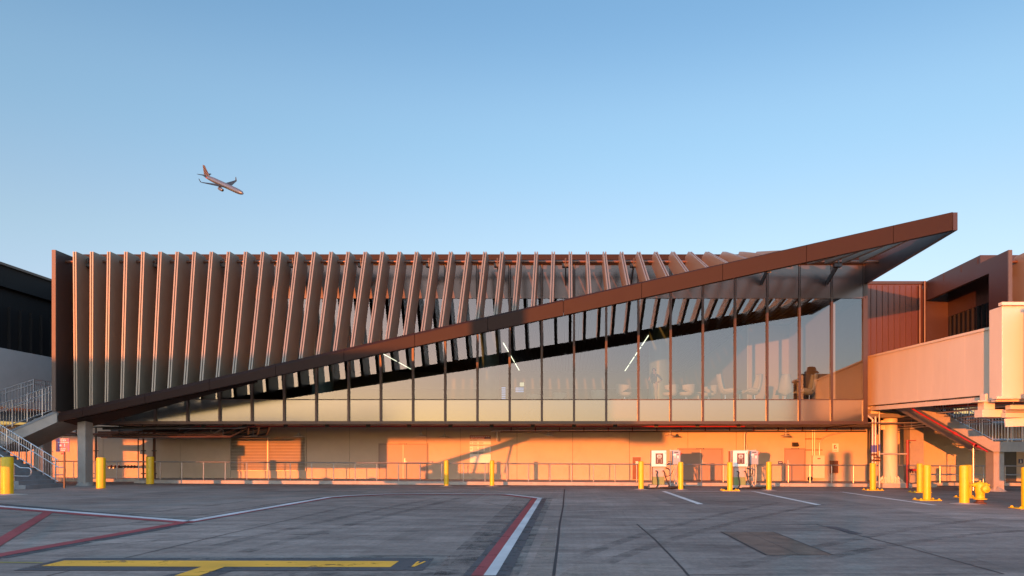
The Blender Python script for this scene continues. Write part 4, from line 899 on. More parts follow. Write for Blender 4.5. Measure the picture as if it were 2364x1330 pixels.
    q = MB(); q.box(xb2 + 0.191, xb2 + 0.215, Yb + 0.03, Yb + 0.1, z1 - 0.24, z1 - 0.06); q.tube([(xb2 + 0.2, Yb + 0.02, z1 - 0.2), (xb2 + 0.25, Yb - 0.04, z1 - 0.12)], 0.016, 6); q.build('lever', MT['red'], bx_)
    for dx in (-0.25, 0.12):
        q = MB(); q.box(xb2 + dx - 0.02, xb2 + dx + 0.02, Yb + 0.24, Yb + 0.28, gz(xb2), z1 + 0.06); q.build('strut', MT['silver'], s)
    q = MB(); q.box(xb2 - 0.27, xb2 + 0.14, Yb + 0.281, Yb + 0.31, z1 - 0.02, z1 + 0.03); q.build('cross_strut', MT['silver'], s)
    for dx in (-0.08, 0.0, 0.09):
        q = MB(); q.tube([(xb2 + dx, Yb + 0.1, z0), (xb2 + dx * 1.3, Yb + 0.1, z0 - 0.3), (xb2 + dx * 0.8, Yb + 0.08, gz(xb2))], 0.022, 8); q.build('conduit', MT['silver'], s, smooth=True)
charger(1521.5, 'white and brown charging station facing the large double door', 'grey blue switch box right of the first charging station', 1561.5)
charger(1709.5, 'white and brown charging station below the vertical wall conduit', 'grey blue switch box right of the second charging station', 1741.5)
# ================================================================ things fixed to the lower wall
def zw(v, Y=YW): return Z(v, Y)
# gate sign board
yS = YW - 0.03; x0, x1 = X(1084.5, yS), X(1133, yS); zt, zb_ = Z(1005.5, yS), Z(1071, yS)
GS = thing('gate_sign', 'tall white gate board with maroon header and rows A to E on the wall', 'sign', ((x0 + x1) / 2, yS, (zt + zb_) / 2))
q = MB(); q.box(x0, x1, yS, yS + 0.025, zb_, zt); q.build('board', MT['white'], GS)
hh = zt - zb_; wd = x1 - x0
q = MB(); q.box(x0, x1, yS - 0.004, yS - 0.001, zt - hh * 0.125, zt); hd = q.build('header', MT['signred'], GS)
q = MB(); q.box(x0 + wd * 0.71, x1 - 0.01, yS - 0.007, yS - 0.0045, zt - hh * 0.12, zt - hh * 0.06); q.build('header_panel', MT['navy'], hd)
text('GATE 200 (ADG-III)', 0.105, MT['white'], hd, (x0 + wd * 0.36, yS - 0.006, zt - hh * 0.092), sx=0.82)
q = MB()
for k in range(9): q.box(x0 + 0.04 + k * 0.118, x0 + 0.04 + k * 0.118 + 0.085, yS - 0.006, yS - 0.0045, zt - hh * 0.045, zt - hh * 0.028)
q.build('small_print', MT['white'], hd)
for k, (let, f0, f1, band) in enumerate((('A', .13, .205, 1), ('B', .205, .31, 0), ('C', .31, .385, 1), ('D', .385, .565, 0), ('E', .565, .66, 1))):
    if band: q = MB(); q.box(x0, x1, yS - 0.004, yS - 0.001, zt - hh * f1, zt - hh * f0); q.build('row_band', MT['signgrey'], GS)
    zc = zt - hh * (f0 + f1) / 2
    text(let, 0.11, MT['ink'], GS, (x0 + wd * 0.065, yS - 0.006, zc))
    q = MB(); nr = {'A': 1, 'B': 2, 'C': 1, 'D': 4, 'E': 2}[let]; nc = {'A': 1, 'B': 2, 'C': 2, 'D': 3, 'E': 2}[let]
    for r in range(nr):
        for c in range(nc):
            zc2 = zc + (nr - 1) * 0.032 - r * 0.064; xc = x0 + wd * (0.15 + 0.29 * c)
            for j in range(4): q.box(xc + j * 0.062, xc + j * 0.062 + 0.045, yS - 0.006, yS - 0.0045, zc2 - 0.012, zc2 + 0.012)
    q.build('small_print', MT['ink'], GS)
# small blue door signs
for u0, u1, v0, v1, lab in ((990, 1000, 1064.5, 1069.5, 'small blue plaque right of the left double door'), (1542, 1550, 1065, 1070.5, 'small blue plaque between the first charger and its switch box'), (1796, 1806.5, 1065, 1071.5, 'small blue plaque left of the single door'), (2351, 2361, 1060, 1070, 'dark blue sign with white figure under the right stair')):
    Y_ = YW if u0 < 2100 else 41.5
    q = thing('door_sign', lab, 'sign', (X((u0 + u1) / 2, Y_), Y_ - 0.02, Z((v0 + v1) / 2, Y_)), 'small blue door signs')
    k = MB(); k.box(X(u0, Y_), X(u1, Y_), Y_ - 0.02, Y_ - 0.002, Z(v1, Y_), Z(v0, Y_)); k.build('plaque', MT['navy'], q)
    k = MB(); xm = X((u0 + u1) / 2, Y_); zm = Z((v0 + v1) / 2, Y_)
    if u0 < 2100:
        for j in range(4): k.box(xm - 0.08 + j * 0.042, xm - 0.05 + j * 0.042, Y_ - 0.024, Y_ - 0.0205, zm - 0.012, zm + 0.02)
    else:
        k.lathe([(0.03, Y_ - 0.024), (0.03, Y_ - 0.0205)], (xm, 0, zm + 0.06), 10, 'y'); k.prism_y([(xm - 0.045, zm - 0.08), (xm + 0.045, zm - 0.08), (xm + 0.025, zm + 0.03), (xm - 0.025, zm + 0.03)], Y_ - 0.024, Y_ - 0.0205)
    k.build('lettering', MT['white'], q)
# hydrant / extinguisher sign, cabinets
u0, u1, v0, v1 = 1921, 1935.5, 1024, 1043.5
S2 = thing('wall_sign', 'square white wall sign with a red symbol right of the pale cabinet', 'sign', (X(1928, YW), YW - 0.03, Z(1034, YW)))
q = MB(); q.box(X(u0, YW), X(u1, YW), YW - 0.03, YW - 0.002, Z(v1, YW), Z(v0, YW)); q.build('panel', MT['white'], S2)
q = MB(); xm, zm = X(1928, YW), Z(1031.5, YW); q.box(xm - 0.075, xm - 0.02, YW - 0.034, YW - 0.0305, zm - 0.11, zm + 0.09); q.box(xm - 0.02, xm + 0.03, YW - 0.034, YW - 0.0305, zm + 0.05, zm + 0.09); q.prism_y([(xm + 0.0, zm - 0.1), (xm + 0.08, zm - 0.1), (xm + 0.05, zm), (xm + 0.02, zm - 0.02)], YW - 0.034, YW - 0.0305); q.build('symbol', MT['red'], S2)
q = MB(); q.box(xm - 0.09, xm + 0.09, YW - 0.034, YW - 0.0305, zm - 0.2, zm - 0.19); q.build('small_print', MT['ink'], S2)
EC = thing('extinguisher_cabinet', 'brown metal fire extinguisher cabinet low on the wall', 'cabinet', (X(1924, YW), YW - 0.1, Z(1077, YW)))
q = MB(); q.box(X(1915, YW), X(1932.5, YW), YW - 0.2, YW - 0.002, Z(1092, YW), Z(1063.5, YW)); q.build('case', MT['brasscab'], EC, bevel=0.01)
q = MB(); q.box(X(1919.5, YW), X(1932, YW), YW - 0.206, YW - 0.2015, Z(1091, YW), Z(1064.5, YW)); q.build('door', MT['rust'], EC)
WC = thing('electrical_cabinet', 'tall pale electrical cabinet with a small red label and conduits', 'cabinet', (X(1884, YW), YW - 0.15, Z(1080, YW)))
q = MB(); q.box(X(1872, YW), X(1899, YW), YW - 0.35, YW - 0.002, Z(1103.5, YW), Z(1051.5, YW)); q.build('case', MT['cream'], WC, bevel=0.01)
q = MB(); q.box(X(1874, YW), X(1898, YW), YW - 0.36, YW - 0.3515, Z(1093, YW), Z(1053, YW)); q.build('door', MT['cream'], WC)
q = MB(); q.box(X(1882, YW), X(1889, YW), YW - 0.365, YW - 0.361, Z(1060, YW), Z(1057.8, YW)); q.build('label', MT['red'], WC)
for u in (1874.5, 1879.5):
    q = MB(); q.tube([(X(u, YW), YW - 0.1, Z(1051.5, YW)), (X(u, YW), YW - 0.1, 2.98)], 0.03, 8); q.build('conduit', MT['silver'], WC, smooth=True)
q = MB(); q.tube([(X(1890.5, YW), YW - 0.1, Z(1051.5, YW)), (X(1890.5, YW), YW - 0.1, Z(1024, YW)), (X(1893, YW), YW - 0.1, Z(1018, YW)), (X(1900, YW), YW - 0.1, Z(1010.5, YW)), (X(1915, YW), YW - 0.15, Z(1004, YW)), (X(1960, YW), YW - 0.3, Z(994, YW))], 0.035, 8); q.build('flexible_conduit', MT['silver'], WC, smooth=True)
for v in (1013.5, 1039):
    q = MB(); q.box(X(1858.5, YW), X(1898, YW), YW - 0.06, YW - 0.002, Z(v + 1, YW), Z(v - 1, YW)); q.build('bracket', MT['rust'], WC)
# wheel leaning at the wall foot
WH = thing('hand_truck_wheel', 'small dark wheel resting at the wall foot under the pale cabinet', 'wheel', (X(1870, 39.6), 39.6, gz(13) + 0.16))
q = MB(); q.lathe([(0.05, 39.55), (0.12, 39.54), (0.13, 39.6), (0.12, 39.66), (0.05, 39.65)], (X(1870, 39.6), 0, gz(13) + 0.29), 20, 'y'); q.build('tyre', MT['tyre'], WH, smooth=True)
q = MB(); q.lathe([(0.05, 39.535), (0.05, 39.545)], (X(1870, 39.6), 0, gz(13) + 0.29), 12, 'y'); q.build('hub', MT['rust'], WH)
# narrow copper door cabinets
for u0, u1, v0, lab in ((1458, 1481, 1053, 'narrow copper coloured cabinet door behind the first bollard of the chargers'), (1679, 1690, 1039, 'narrow gilt cabinet door half hidden by the second charging station')):
    o = thing('wall_cabinet', lab, 'cabinet', (X((u0 + u1) / 2, YW), YW - 0.05, 0.15))
    zb_ = gz(X(u0, YW)) + 0.17
    q = MB(); q.box(X(u0, YW), X(u1, YW), YW - 0.06, YW - 0.002, zb_, Z(v0, YW)); q.build('frame', MT['louvre'], o)
    q = MB(); q.box(X(u0 + 2, YW), X(u1 - 2, YW), YW - 0.07, YW - 0.0605, zb_ + 0.03, Z(v0 + 2.5, YW)); q.build('door', MT['brasscab'], o)
    if u0 < 1500: q = MB(); q.box(X(1467, YW), X(1473, YW), YW - 0.075, YW - 0.0705, Z(1071, YW), Z(1065, YW)); q.build('notice', MT['white'], o)
# wedge light over the single door
WL = thing('wall_light', 'dark wedge shaped wall light above the single door', 'light', (X(1835, YW), YW - 0.1, Z(1026, YW)))
q = MB(); q.prism_x([(YW - 0.002, Z(1031, YW)), (YW - 0.30, Z(1030, YW)), (YW - 0.12, Z(1021.5, YW)), (YW - 0.002, Z(1021.5, YW))], X(1828, YW), X(1841, YW)); q.build('housing', MT['ink'], WL)
q = MB(); q.box(X(1829, YW), X(1840, YW), YW - 0.26, YW - 0.05, Z(1031, YW) - 0.012, Z(1031, YW) - 0.003); q.build('lens', MT['screen'], WL)
# long pipe and vertical conduit
LP_ = thing('wall_pipe', 'long silver pipe running high along the wall with a short drop at its left end', 'pipe', (4, 39.7, 2.86))
q = MB(); q.tube([(X(1134, 39.7), 39.7, Z(996, 39.7)), (X(1140, 39.7), 39.7, Z(994, 39.7)), (X(1150, 39.7), 39.7, Z(993.4, 39.7)), (X(2000, 39.7), 39.7, Z(990, 39.7))], 0.06, 10); q.build('run', MT['silver'], LP_, smooth=True)
q = MB(); q.tube([(X(1147.5, 39.7), 39.7, Z(994, 39.7)), (X(1147.5, 39.7), 39.7, Z(1019, 39.7))], 0.055, 10); q.build('drop', MT['silver'], LP_, smooth=True)
q = MB(); q.tube([(X(1155, 39.5), 39.5, Z(997, 39.5)), (X(2000, 39.5), 39.5, Z(995.6, 39.5))], 0.03, 8); q.build('thin_run', MT['pipe'], LP_, smooth=True)
for u in range(1180, 2000, 56):
    q = MB(); q.box(X(u, 39.7) - 0.02, X(u, 39.7) + 0.02, 39.62, 39.78, Z(992, 39.7) - 0.08, 2.995); q.build('hanger', MT['rust'] if u % 3 else MT['red'], LP_)
VC = thing('wall_conduit', 'vertical silver conduit down the wall behind the second charging station', 'conduit', (X(1719, 39.8), 39.8, 1))
q = MB(); q.tube([(X(1724, 39.8), 39.8, Z(994, 39.8)), (X(1720, 39.8), 39.8, Z(998, 39.8)), (X(1718.5, 39.8), 39.8, Z(1004, 39.8)), (X(1718.5, 39.8), 39.8, Z(1090, 39.8))], 0.06, 10); q.build('run', MT['silver'], VC, smooth=True)
q = MB(); q.tube([(X(1722.5, 39.85), 39.85, Z(1026, 39.8)), (X(1724, 39.85), 39.85, Z(1032, 39.8)), (X(1724, 39.85), 39.85, Z(1090, 39.8))], 0.025, 8); q.build('thin_run', MT['silver'], VC, smooth=True)
# sprinkler pipe under the front edge and clutter of service pipes on the left
RPp = thing('sprinkler_pipe', 'thin red sprinkler pipe hung below the front edge of the overhang', 'pipe', (-3, 36, 2.9))
q = MB(); q.tube([(X(440, 36), 36, 2.90), (X(1720, 36), 36, 2.90)], 0.03, 8); q.build('run', MT['red'], RPp, smooth=True)
for u in range(470, 1720, 95):
    q = MB(); q.box(X(u, 36) - 0.1, X(u, 36) + 0.1, 35.97, 36.03, 2.85, 2.995); q.build('hanger', MT['pipe'], RPp)
    q = MB(); q.tube([(X(u + 40, 36), 36, 2.9), (X(u + 48, 36), 37.0, 2.96)], 0.015, 6); q.build('brace', MT['red'], RPp)
SPp = thing('service_pipes', 'tangle of dark service pipes hung under the left part of the overhang', 'pipes', (-21, 37.5, 2.7))
rr = random.Random(3)
for i in range(13):
    y_ = 35.2 + i * 0.34; z_ = 2.88 - rr.random() * 0.5; u0 = 205 + rr.random() * 60; u1 = 330 + rr.random() * 290; r = 0.02 + 0.055 * rr.random()
    p = [(X(u0, y_), y_, z_), (X(u1 - 40, y_), y_, z_ + rr.uniform(-.06, .06)), (X(u1, y_), y_ + 0.5, 2.95)]
    q = MB(); q.tube(p, r, 8); q.build('pipe', [MT['pipe'], MT['pipe'], MT['rust'], MT['silver'], MT['rust']][i % 5], SPp, smooth=True)
for i in range(14):
    x_ = X(215 + i * 30, 37.5); y_ = 36 + rr.random() * 3
    q = MB(); q.box(x_ - 0.015, x_ + 0.015, y_ - 0.015, y_ + 0.015, 2.4 + rr.random() * 0.3, 2.998); q.box(x_ - 0.2, x_ + 0.2, y_ - 0.03, y_ + 0.03, 2.42, 2.46); q.build('hanger', MT['pipe'], SPp)
for i in range(9):
    y_ = 36.5 + i * 0.35; z_ = 2.9 - rr.random() * 0.45; q = MB(); q.tube([(X(80, y_), y_, z_), (X(176, y_), y_, z_ + rr.uniform(-.05, .05))], 0.02 + 0.05 * rr.random(), 8); q.build('pipe', [MT['pipe'], MT['rust'], MT['silver']][i % 3], SPp, smooth=True)
for i in range(3):
    q = MB(); y_ = 38.6 + i * 0.25; q.tube([(X(470 + 20 * i, y_), y_, 2.50), (X(545 + 22 * i, y_), y_, 2.50), (X(572 + 22 * i, y_), y_, 2.62), (X(600 + 24 * i, y_), y_ - 1.4, 2.97)], 0.06, 10); q.build('bent_pipe', MT['pipe'], SPp, smooth=True)
# vertical downpipes on the left
for u, m, lab in ((221.5, MT['pipe'], 'thin dark downpipe right of the concrete overhang column'), (356, MT['rust'], 'thick rusty downpipe behind the scuffed bollard'), (331, MT['rust'], 'rusty downpipe left of the scuffed bollard'), (61, MT['pipe'], 'dark steel post behind the left stair railing')):
    y_ = 38.8; q = thing('downpipe', lab, 'downpipe', (X(u, y_), y_, 0.15))
    k = MB(); k.tube([(X(u, y_), y_, gz(-22) + 0.15), (X(u, y_), y_, 2.98)], 0.07 if m is MT['rust'] and u > 340 else 0.045, 10); k.build('shaft', m, q, smooth=True)
    k = MB()
    for zz in (0.5, 1.7): k.box(X(u, y_) - 0.09, X(u, y_) + 0.09, y_ - 0.08, y_ + 0.08, zz, zz + 0.05)
    k.build('clamps', MT['pipe'], q)
# fire department connection manifold on the left
FD = thing('pipe_manifold', 'dark pipe manifold with small brass caps low on the left wall', 'manifold', (X(285, 38.6), 38.6, 0.9))
y_ = 38.6; z_ = Z(1078, y_); q = MB(); q.tube([(X(249, y_), y_, z_), (X(320, y_), y_, z_)], 0.06, 10); q.tube([(X(319, y_), y_, z_), (X(319, y_), y_, 2.9)], 0.03, 8); q.build('header_pipe', MT['pipe'], FD, smooth=True)
for u in (258, 267, 276, 290, 297, 305, 312):
    q = MB(); q.tube([(X(u, y_), y_ - 0.02, z_ + 0.05), (X(u, y_), y_ - 0.18, z_ - 0.04)], 0.055, 8); q.build('valve', MT['rust'], FD, smooth=True)
    q = MB(); q.lathe([(0.035, y_ - 0.2), (0.035, y_ - 0.185)], (X(u, y_), 0, z_ - 0.045), 8, 'y'); q.build('cap', MT['silver'], FD)
# pendant lamps
for u, v, Y_, lab in ((690, 1007, 38.4, 'grey pendant lamp above the louvre'), (972, 1006.5, 38.4, 'grey pendant lamp above the left double door'), (1026, 1010, 39.4, 'grey pendant lamp left of the gate sign board'), (1266, 1006, 38.4, 'grey pendant lamp between gate sign and first charger'), (1547, 1006, 38.4, 'grey pendant lamp above the first charging station'), (1814, 1006, 38.4, 'grey pendant lamp above the single door'), (415, 1006, 38.4, 'grey pendant lamp above the bare left wall')):
    x_ = X(u, Y_); zl = Z(v, Y_); o = thing('pendant_lamp', lab, 'lamp', (x_, Y_, zl), 'pendant lamps under the overhang')
    q = MB(); q.lathe([(0.27, zl - 0.03), (0.27, zl), (0.16, zl + 0.045), (0.09, zl + 0.06), (0.08, zl + 0.15), (0.02, zl + 0.17)], (x_, Y_, 0), 24); q.build('shade', MT['lampgrey'], o, smooth=True)
    q = MB(); q.tube([(x_, Y_, zl + 0.17), (x_, Y_, 2.998)], 0.014, 8); q.build('stem', MT['lampgrey'], o, smooth=True)
# star sign on a pole, left
y_ = 30.9; x0, x1, zb_, zt = X(129, y_), X(160, y_), Z(1043, y_), Z(1012, y_); xm = (x0 + x1) / 2
SG = thing('assembly_sign', 'square violet and brick red sign with a white star and figure 1 on a pole', 'sign', (X(147, y_), y_ + 0.05, gz(-21)))
q = MB(); q.box(X(147, y_) - 0.03, X(147, y_) + 0.03, y_ + 0.02, y_ + 0.07, gz(-21), zt - 0.05); q.build('pole', MT['pipe'], SG)
q = MB(); q.box(x0, x1, y_, y_ + 0.018, zb_, zt); pn = q.build('panel', MT['signpink'], SG)
q = MB(); W_ = x1 - x0
for s0 in (0.0, 0.42, 0.75): q.box(x0 + W_ * (s0 + 0.15), x0 + W_ * (s0 + 0.24), y_ - 0.003, y_ - 0.0005, zb_, zt)
for (a, b, c, d) in ((0, .9, .3, .76), (.72, .95, 1, .8), (.4, .66, 1, .32), (0, .14, .25, .0)):
    q.prism_y([(x0 + W_ * a, zb_ + W_ * b), (x0 + W_ * c, zb_ + W_ * d), (x0 + W_ * c, zb_ + W_ * max(0.0, d - 0.08)), (x0 + W_ * a, zb_ + W_ * (b - 0.08))], y_ - 0.0045, y_ - 0.0032)
q.build('pattern', MT['signviolet'], pn)
q = MB(); cx_, cz_ = x0 + W_ * 0.34, zb_ + W_ * 0.47; st = []
for i in range(10):
    a = pi / 2 + i * pi / 5; r = 0.075 if i % 2 == 0 else 0.031; st.append((cx_ + cos(a) * r, cz_ + sin(a) * r))
q.prism_y(st, y_ - 0.008, y_ - 0.0055); q.build('star', MT['white'], pn)
text('1', 0.20, MT['white'], pn, (x0 + W_ * 0.66, y_ - 0.007, cz_))
q = MB()
for zz, a, b in ((0.95, .27, .68), (0.83, .3, .75), (0.71, .15, .88), (0.22, .27, .68), (0.11, .36, .62)):
    xx = a
    while xx < b: q.box(x0 + W_ * xx, x0 + W_ * (xx + 0.09), y_ - 0.007, y_ - 0.0055, zb_ + W_ * (zz - 0.03), zb_ + W_ * (zz + 0.015)); xx += 0.12
q.build('small_print', MT['white'], pn)
q = MB(); q.box(X(141, y_), X(147, y_), y_ + 0.0, y_ + 0.015, Z(1049.5, y_), Z(1044.5, y_)); q.build('tag', MT['signred'], SG)

# ================================================================ lit lounge
for x_, y0, y1, lab in ((4.88, 45.0, 64.6, 'slim lit ceiling strip right of centre behind the glass'), (-4.27, 48.0, 64.2, 'slim lit ceiling strip left of centre behind the glass'), (-13.42, 53, 63.3, 'slim lit ceiling strip behind the left part of the glass')):
    o = thing('ceiling_light', lab, 'light', (x_, (y0 + y1) / 2, 8.84), 'linear lights in the lounge ceiling')
    n_ = int((y1 - y0) / 6) + 1; dl = (y1 - y0) / n_
    for i in range(n_): q = MB(); q.box(x_ - 0.024, x_ + 0.024, y0 + i * dl, y0 + (i + 0.86) * dl, 8.815, 8.835); q.build('diffuser', MT['led'], o)
    q = MB(); q.box(x_ - 0.04, x_ + 0.04, y0, y1, 8.836, 8.858); q.build('housing', MT['gap'], o)
# chairs
def tub_chair():
    o = thing('tub_chair', 'x', 'chair', (0, 0, 0), 'pale tub chairs in the lounge')
    q = MB(); q.lathe([(0.16, 0.27), (0.31, 0.33), (0.36, 0.42), (0.35, 0.47), (0.05, 0.49)], (0.05, 0, 0), 24); q.build('seat', MT['chair'], o, smooth=True)
    q = MB(); rows = []
    for j in range(7):
        t = j / 6; row = []
        for i in range(25):
            a = radians(60 + 240 * i / 24); edge = abs(i - 12) / 12
            zt_ = 0.86 - 0.06 * edge ** 2; zb_ = 0.40 + 0.26 * max(0, (edge - 0.45) / 0.55) ** 0.7
            r = 0.36 + 0.05 * t; row.append((0.03 + r * cos(a), r * sin(a), zb_ + (zt_ - zb_) * t))
        rows.append(row)
    q.grid(rows); q.build('backrest', MT['chair'], o, smooth=True, solid=0.05)
    q = MB(); q.lathe([(0.26, 0.0), (0.25, 0.02), (0.04, 0.045), (0.03, 0.28)], (0.05, 0, 0), 20); q.build('pedestal', MT['chrome'], o, smooth=True)
    return o
def high_chair():
    o = thing('high_back_chair', 'x', 'chair', (0, 0, 0), 'pale high backed lounge chairs')
    q = MB(); prof = [(0.50, 0.46, 0.30), (0.36, 0.42, 0.33), (0.12, 0.38, 0.34), (-0.08, 0.38, 0.34), (-0.22, 0.50, 0.34), (-0.30, 0.75, 0.33), (-0.36, 1.0, 0.29), (-0.40, 1.22, 0.24), (-0.41, 1.34, 0.20), (-0.41, 1.37, 0.15)]
    rows = []
    for x_, z_, w_ in prof:
        row = []
        for i in range(9):
            s = -1 + 2 * i / 8; lift = 0.27 * s * s
            if z_ > 0.45: row.append((x_ + lift * 0.9, s * w_, z_))
            else: row.append((x_, s * w_, z_ + lift * 0.9))
        rows.append(row)
    q.grid(rows); q.build('shell', MT['chair'], o, smooth=True, solid=0.07)
    q = MB(); q.box(-0.1, 0.42, -0.26, 0.26, 0.455, 0.53); q.build('cushion', MT['chair'], o, bevel=0.03)
    q = MB(); q.lathe([(0.27, 0.0), (0.26, 0.02), (0.04, 0.045), (0.03, 0.36)], (0, 0, 0), 20); q.build('pedestal', MT['chrome'], o, smooth=True)
    return o
TC, HC = tub_chair(), high_chair()
FZ = 4.105
def put(src, first, u, Y_, rz, lab):
    o = src if first else copy_tree(src); o.location = (X(u, Y_), Y_, FZ); o.rotation_euler = (0, 0, rz); o['label'] = lab
for i, (u, Y_, rz, lab) in enumerate(((1440, 36.3, 0.1, 'pale tub chair facing right, left of the standing person'), (1548, 36.4, 2.8, 'pale tub chair just right of the standing person'), (1586, 36.2, 3.0, 'pale tub chair two bays left of the high backed chairs'), (1638, 36.6, 3.3, 'pale tub chair nearest the first high backed chair'), (1382, 39.5, 1.2, 'dim pale tub chair deeper in the lounge left of the bright ceiling strip'), (1292, 41.0, 0.6, 'dim pale tub chair in the middle of the glass'), (1232, 42.0, 0.3, 'dim pale tub chair right of the lit menu screen'))):
    put(TC, i == 0, u, Y_, rz, lab)
for i, (u, Y_, rz, lab) in enumerate(((1674, 36.3, -0.35, 'high backed pale chair facing right, leftmost of its row'), (1742, 36.3, 3.35, 'high backed pale chair facing left beside the white door edge'), (1812, 36.6, 1.5, 'high backed pale chair seen from behind near the right wall'), (1868, 36.3, 3.2, 'high backed pale chair facing left in the last glazed bay'))):
    put(HC, i == 0, u, Y_, rz, lab)
def table(u, Y_, lab):
    o = thing('side_table', lab, 'table', (X(u, Y_), Y_, FZ), 'small round lounge tables'); x_ = X(u, Y_)
    q = MB(); q.lathe([(0.33, FZ + 0.50), (0.33, FZ + 0.53)], (x_, Y_, 0), 24); q.build('top', MT['white'], o)
    q = MB(); q.lathe([(0.22, FZ), (0.21, FZ + 0.02), (0.025, FZ + 0.03), (0.025, FZ + 0.50)], (x_, Y_, 0), 16); q.build('pedestal', MT['chrome'], o, smooth=True)
table(1708, 36.5, 'small round table between the first two high backed chairs'); table(1612, 37.2, 'small round table between the tub chairs'); table(1265, 40.5, 'small round table among the dim chairs')
for u0, u1, v0, v1, m, lab in ((1125, 1134, 893, 922, 'lcd', 'bluish lit drinks shelf, left of three'), (1142, 1149, 893, 922, 'lcd', 'bluish lit drinks shelf, middle of three'), (1158, 1167, 893, 922, 'lcd', 'bluish lit drinks shelf, right of three'), (1190, 1209, 894, 906, 'lcd', 'bluish lit screen under a yellow lit panel')):
    Y_ = 60.0; o = thing('lit_display', lab, 'display', (X((u0 + u1) / 2, Y_), Y_, Z(v1, Y_)))
    q = MB(); q.box(X(u0 - 1, Y_), X(u1 + 1, Y_), Y_ + 0.02, Y_ + 0.4, Z(v1, Y_), Z(v0 - 1, Y_)); q.build('case', MT['gap'], o)
    q = MB(); n_ = 6 if v1 > 910 else 3
    for i in range(n_):
        zz0 = Z(v1, Y_) + (Z(v0, Y_) - Z(v1, Y_)) * (i + 0.15) / n_; zz1 = Z(v1, Y_) + (Z(v0, Y_) - Z(v1, Y_)) * (i + 0.8) / n_
        q.box(X(u0, Y_), X(u1, Y_), Y_ - 0.005, Y_ + 0.015, zz0, zz1)
    q.build('lit_face', MT[m], o)
o = thing('menu_screen', 'small yellow lit menu screen above the bluish screen', 'display', (X(1206, 60), 60, Z(888, 60)))
q = MB(); q.box(X(1199, 60), X(1211, 60), 60.02, 60.2, Z(893, 60), Z(882, 60)); q.build('case', MT['gap'], o)
q = MB(); q.box(X(1200, 60), X(1210, 60), 60.0, 60.015, Z(892, 60), Z(883, 60)); q.build('lit_face', MT['lcdw'], o)
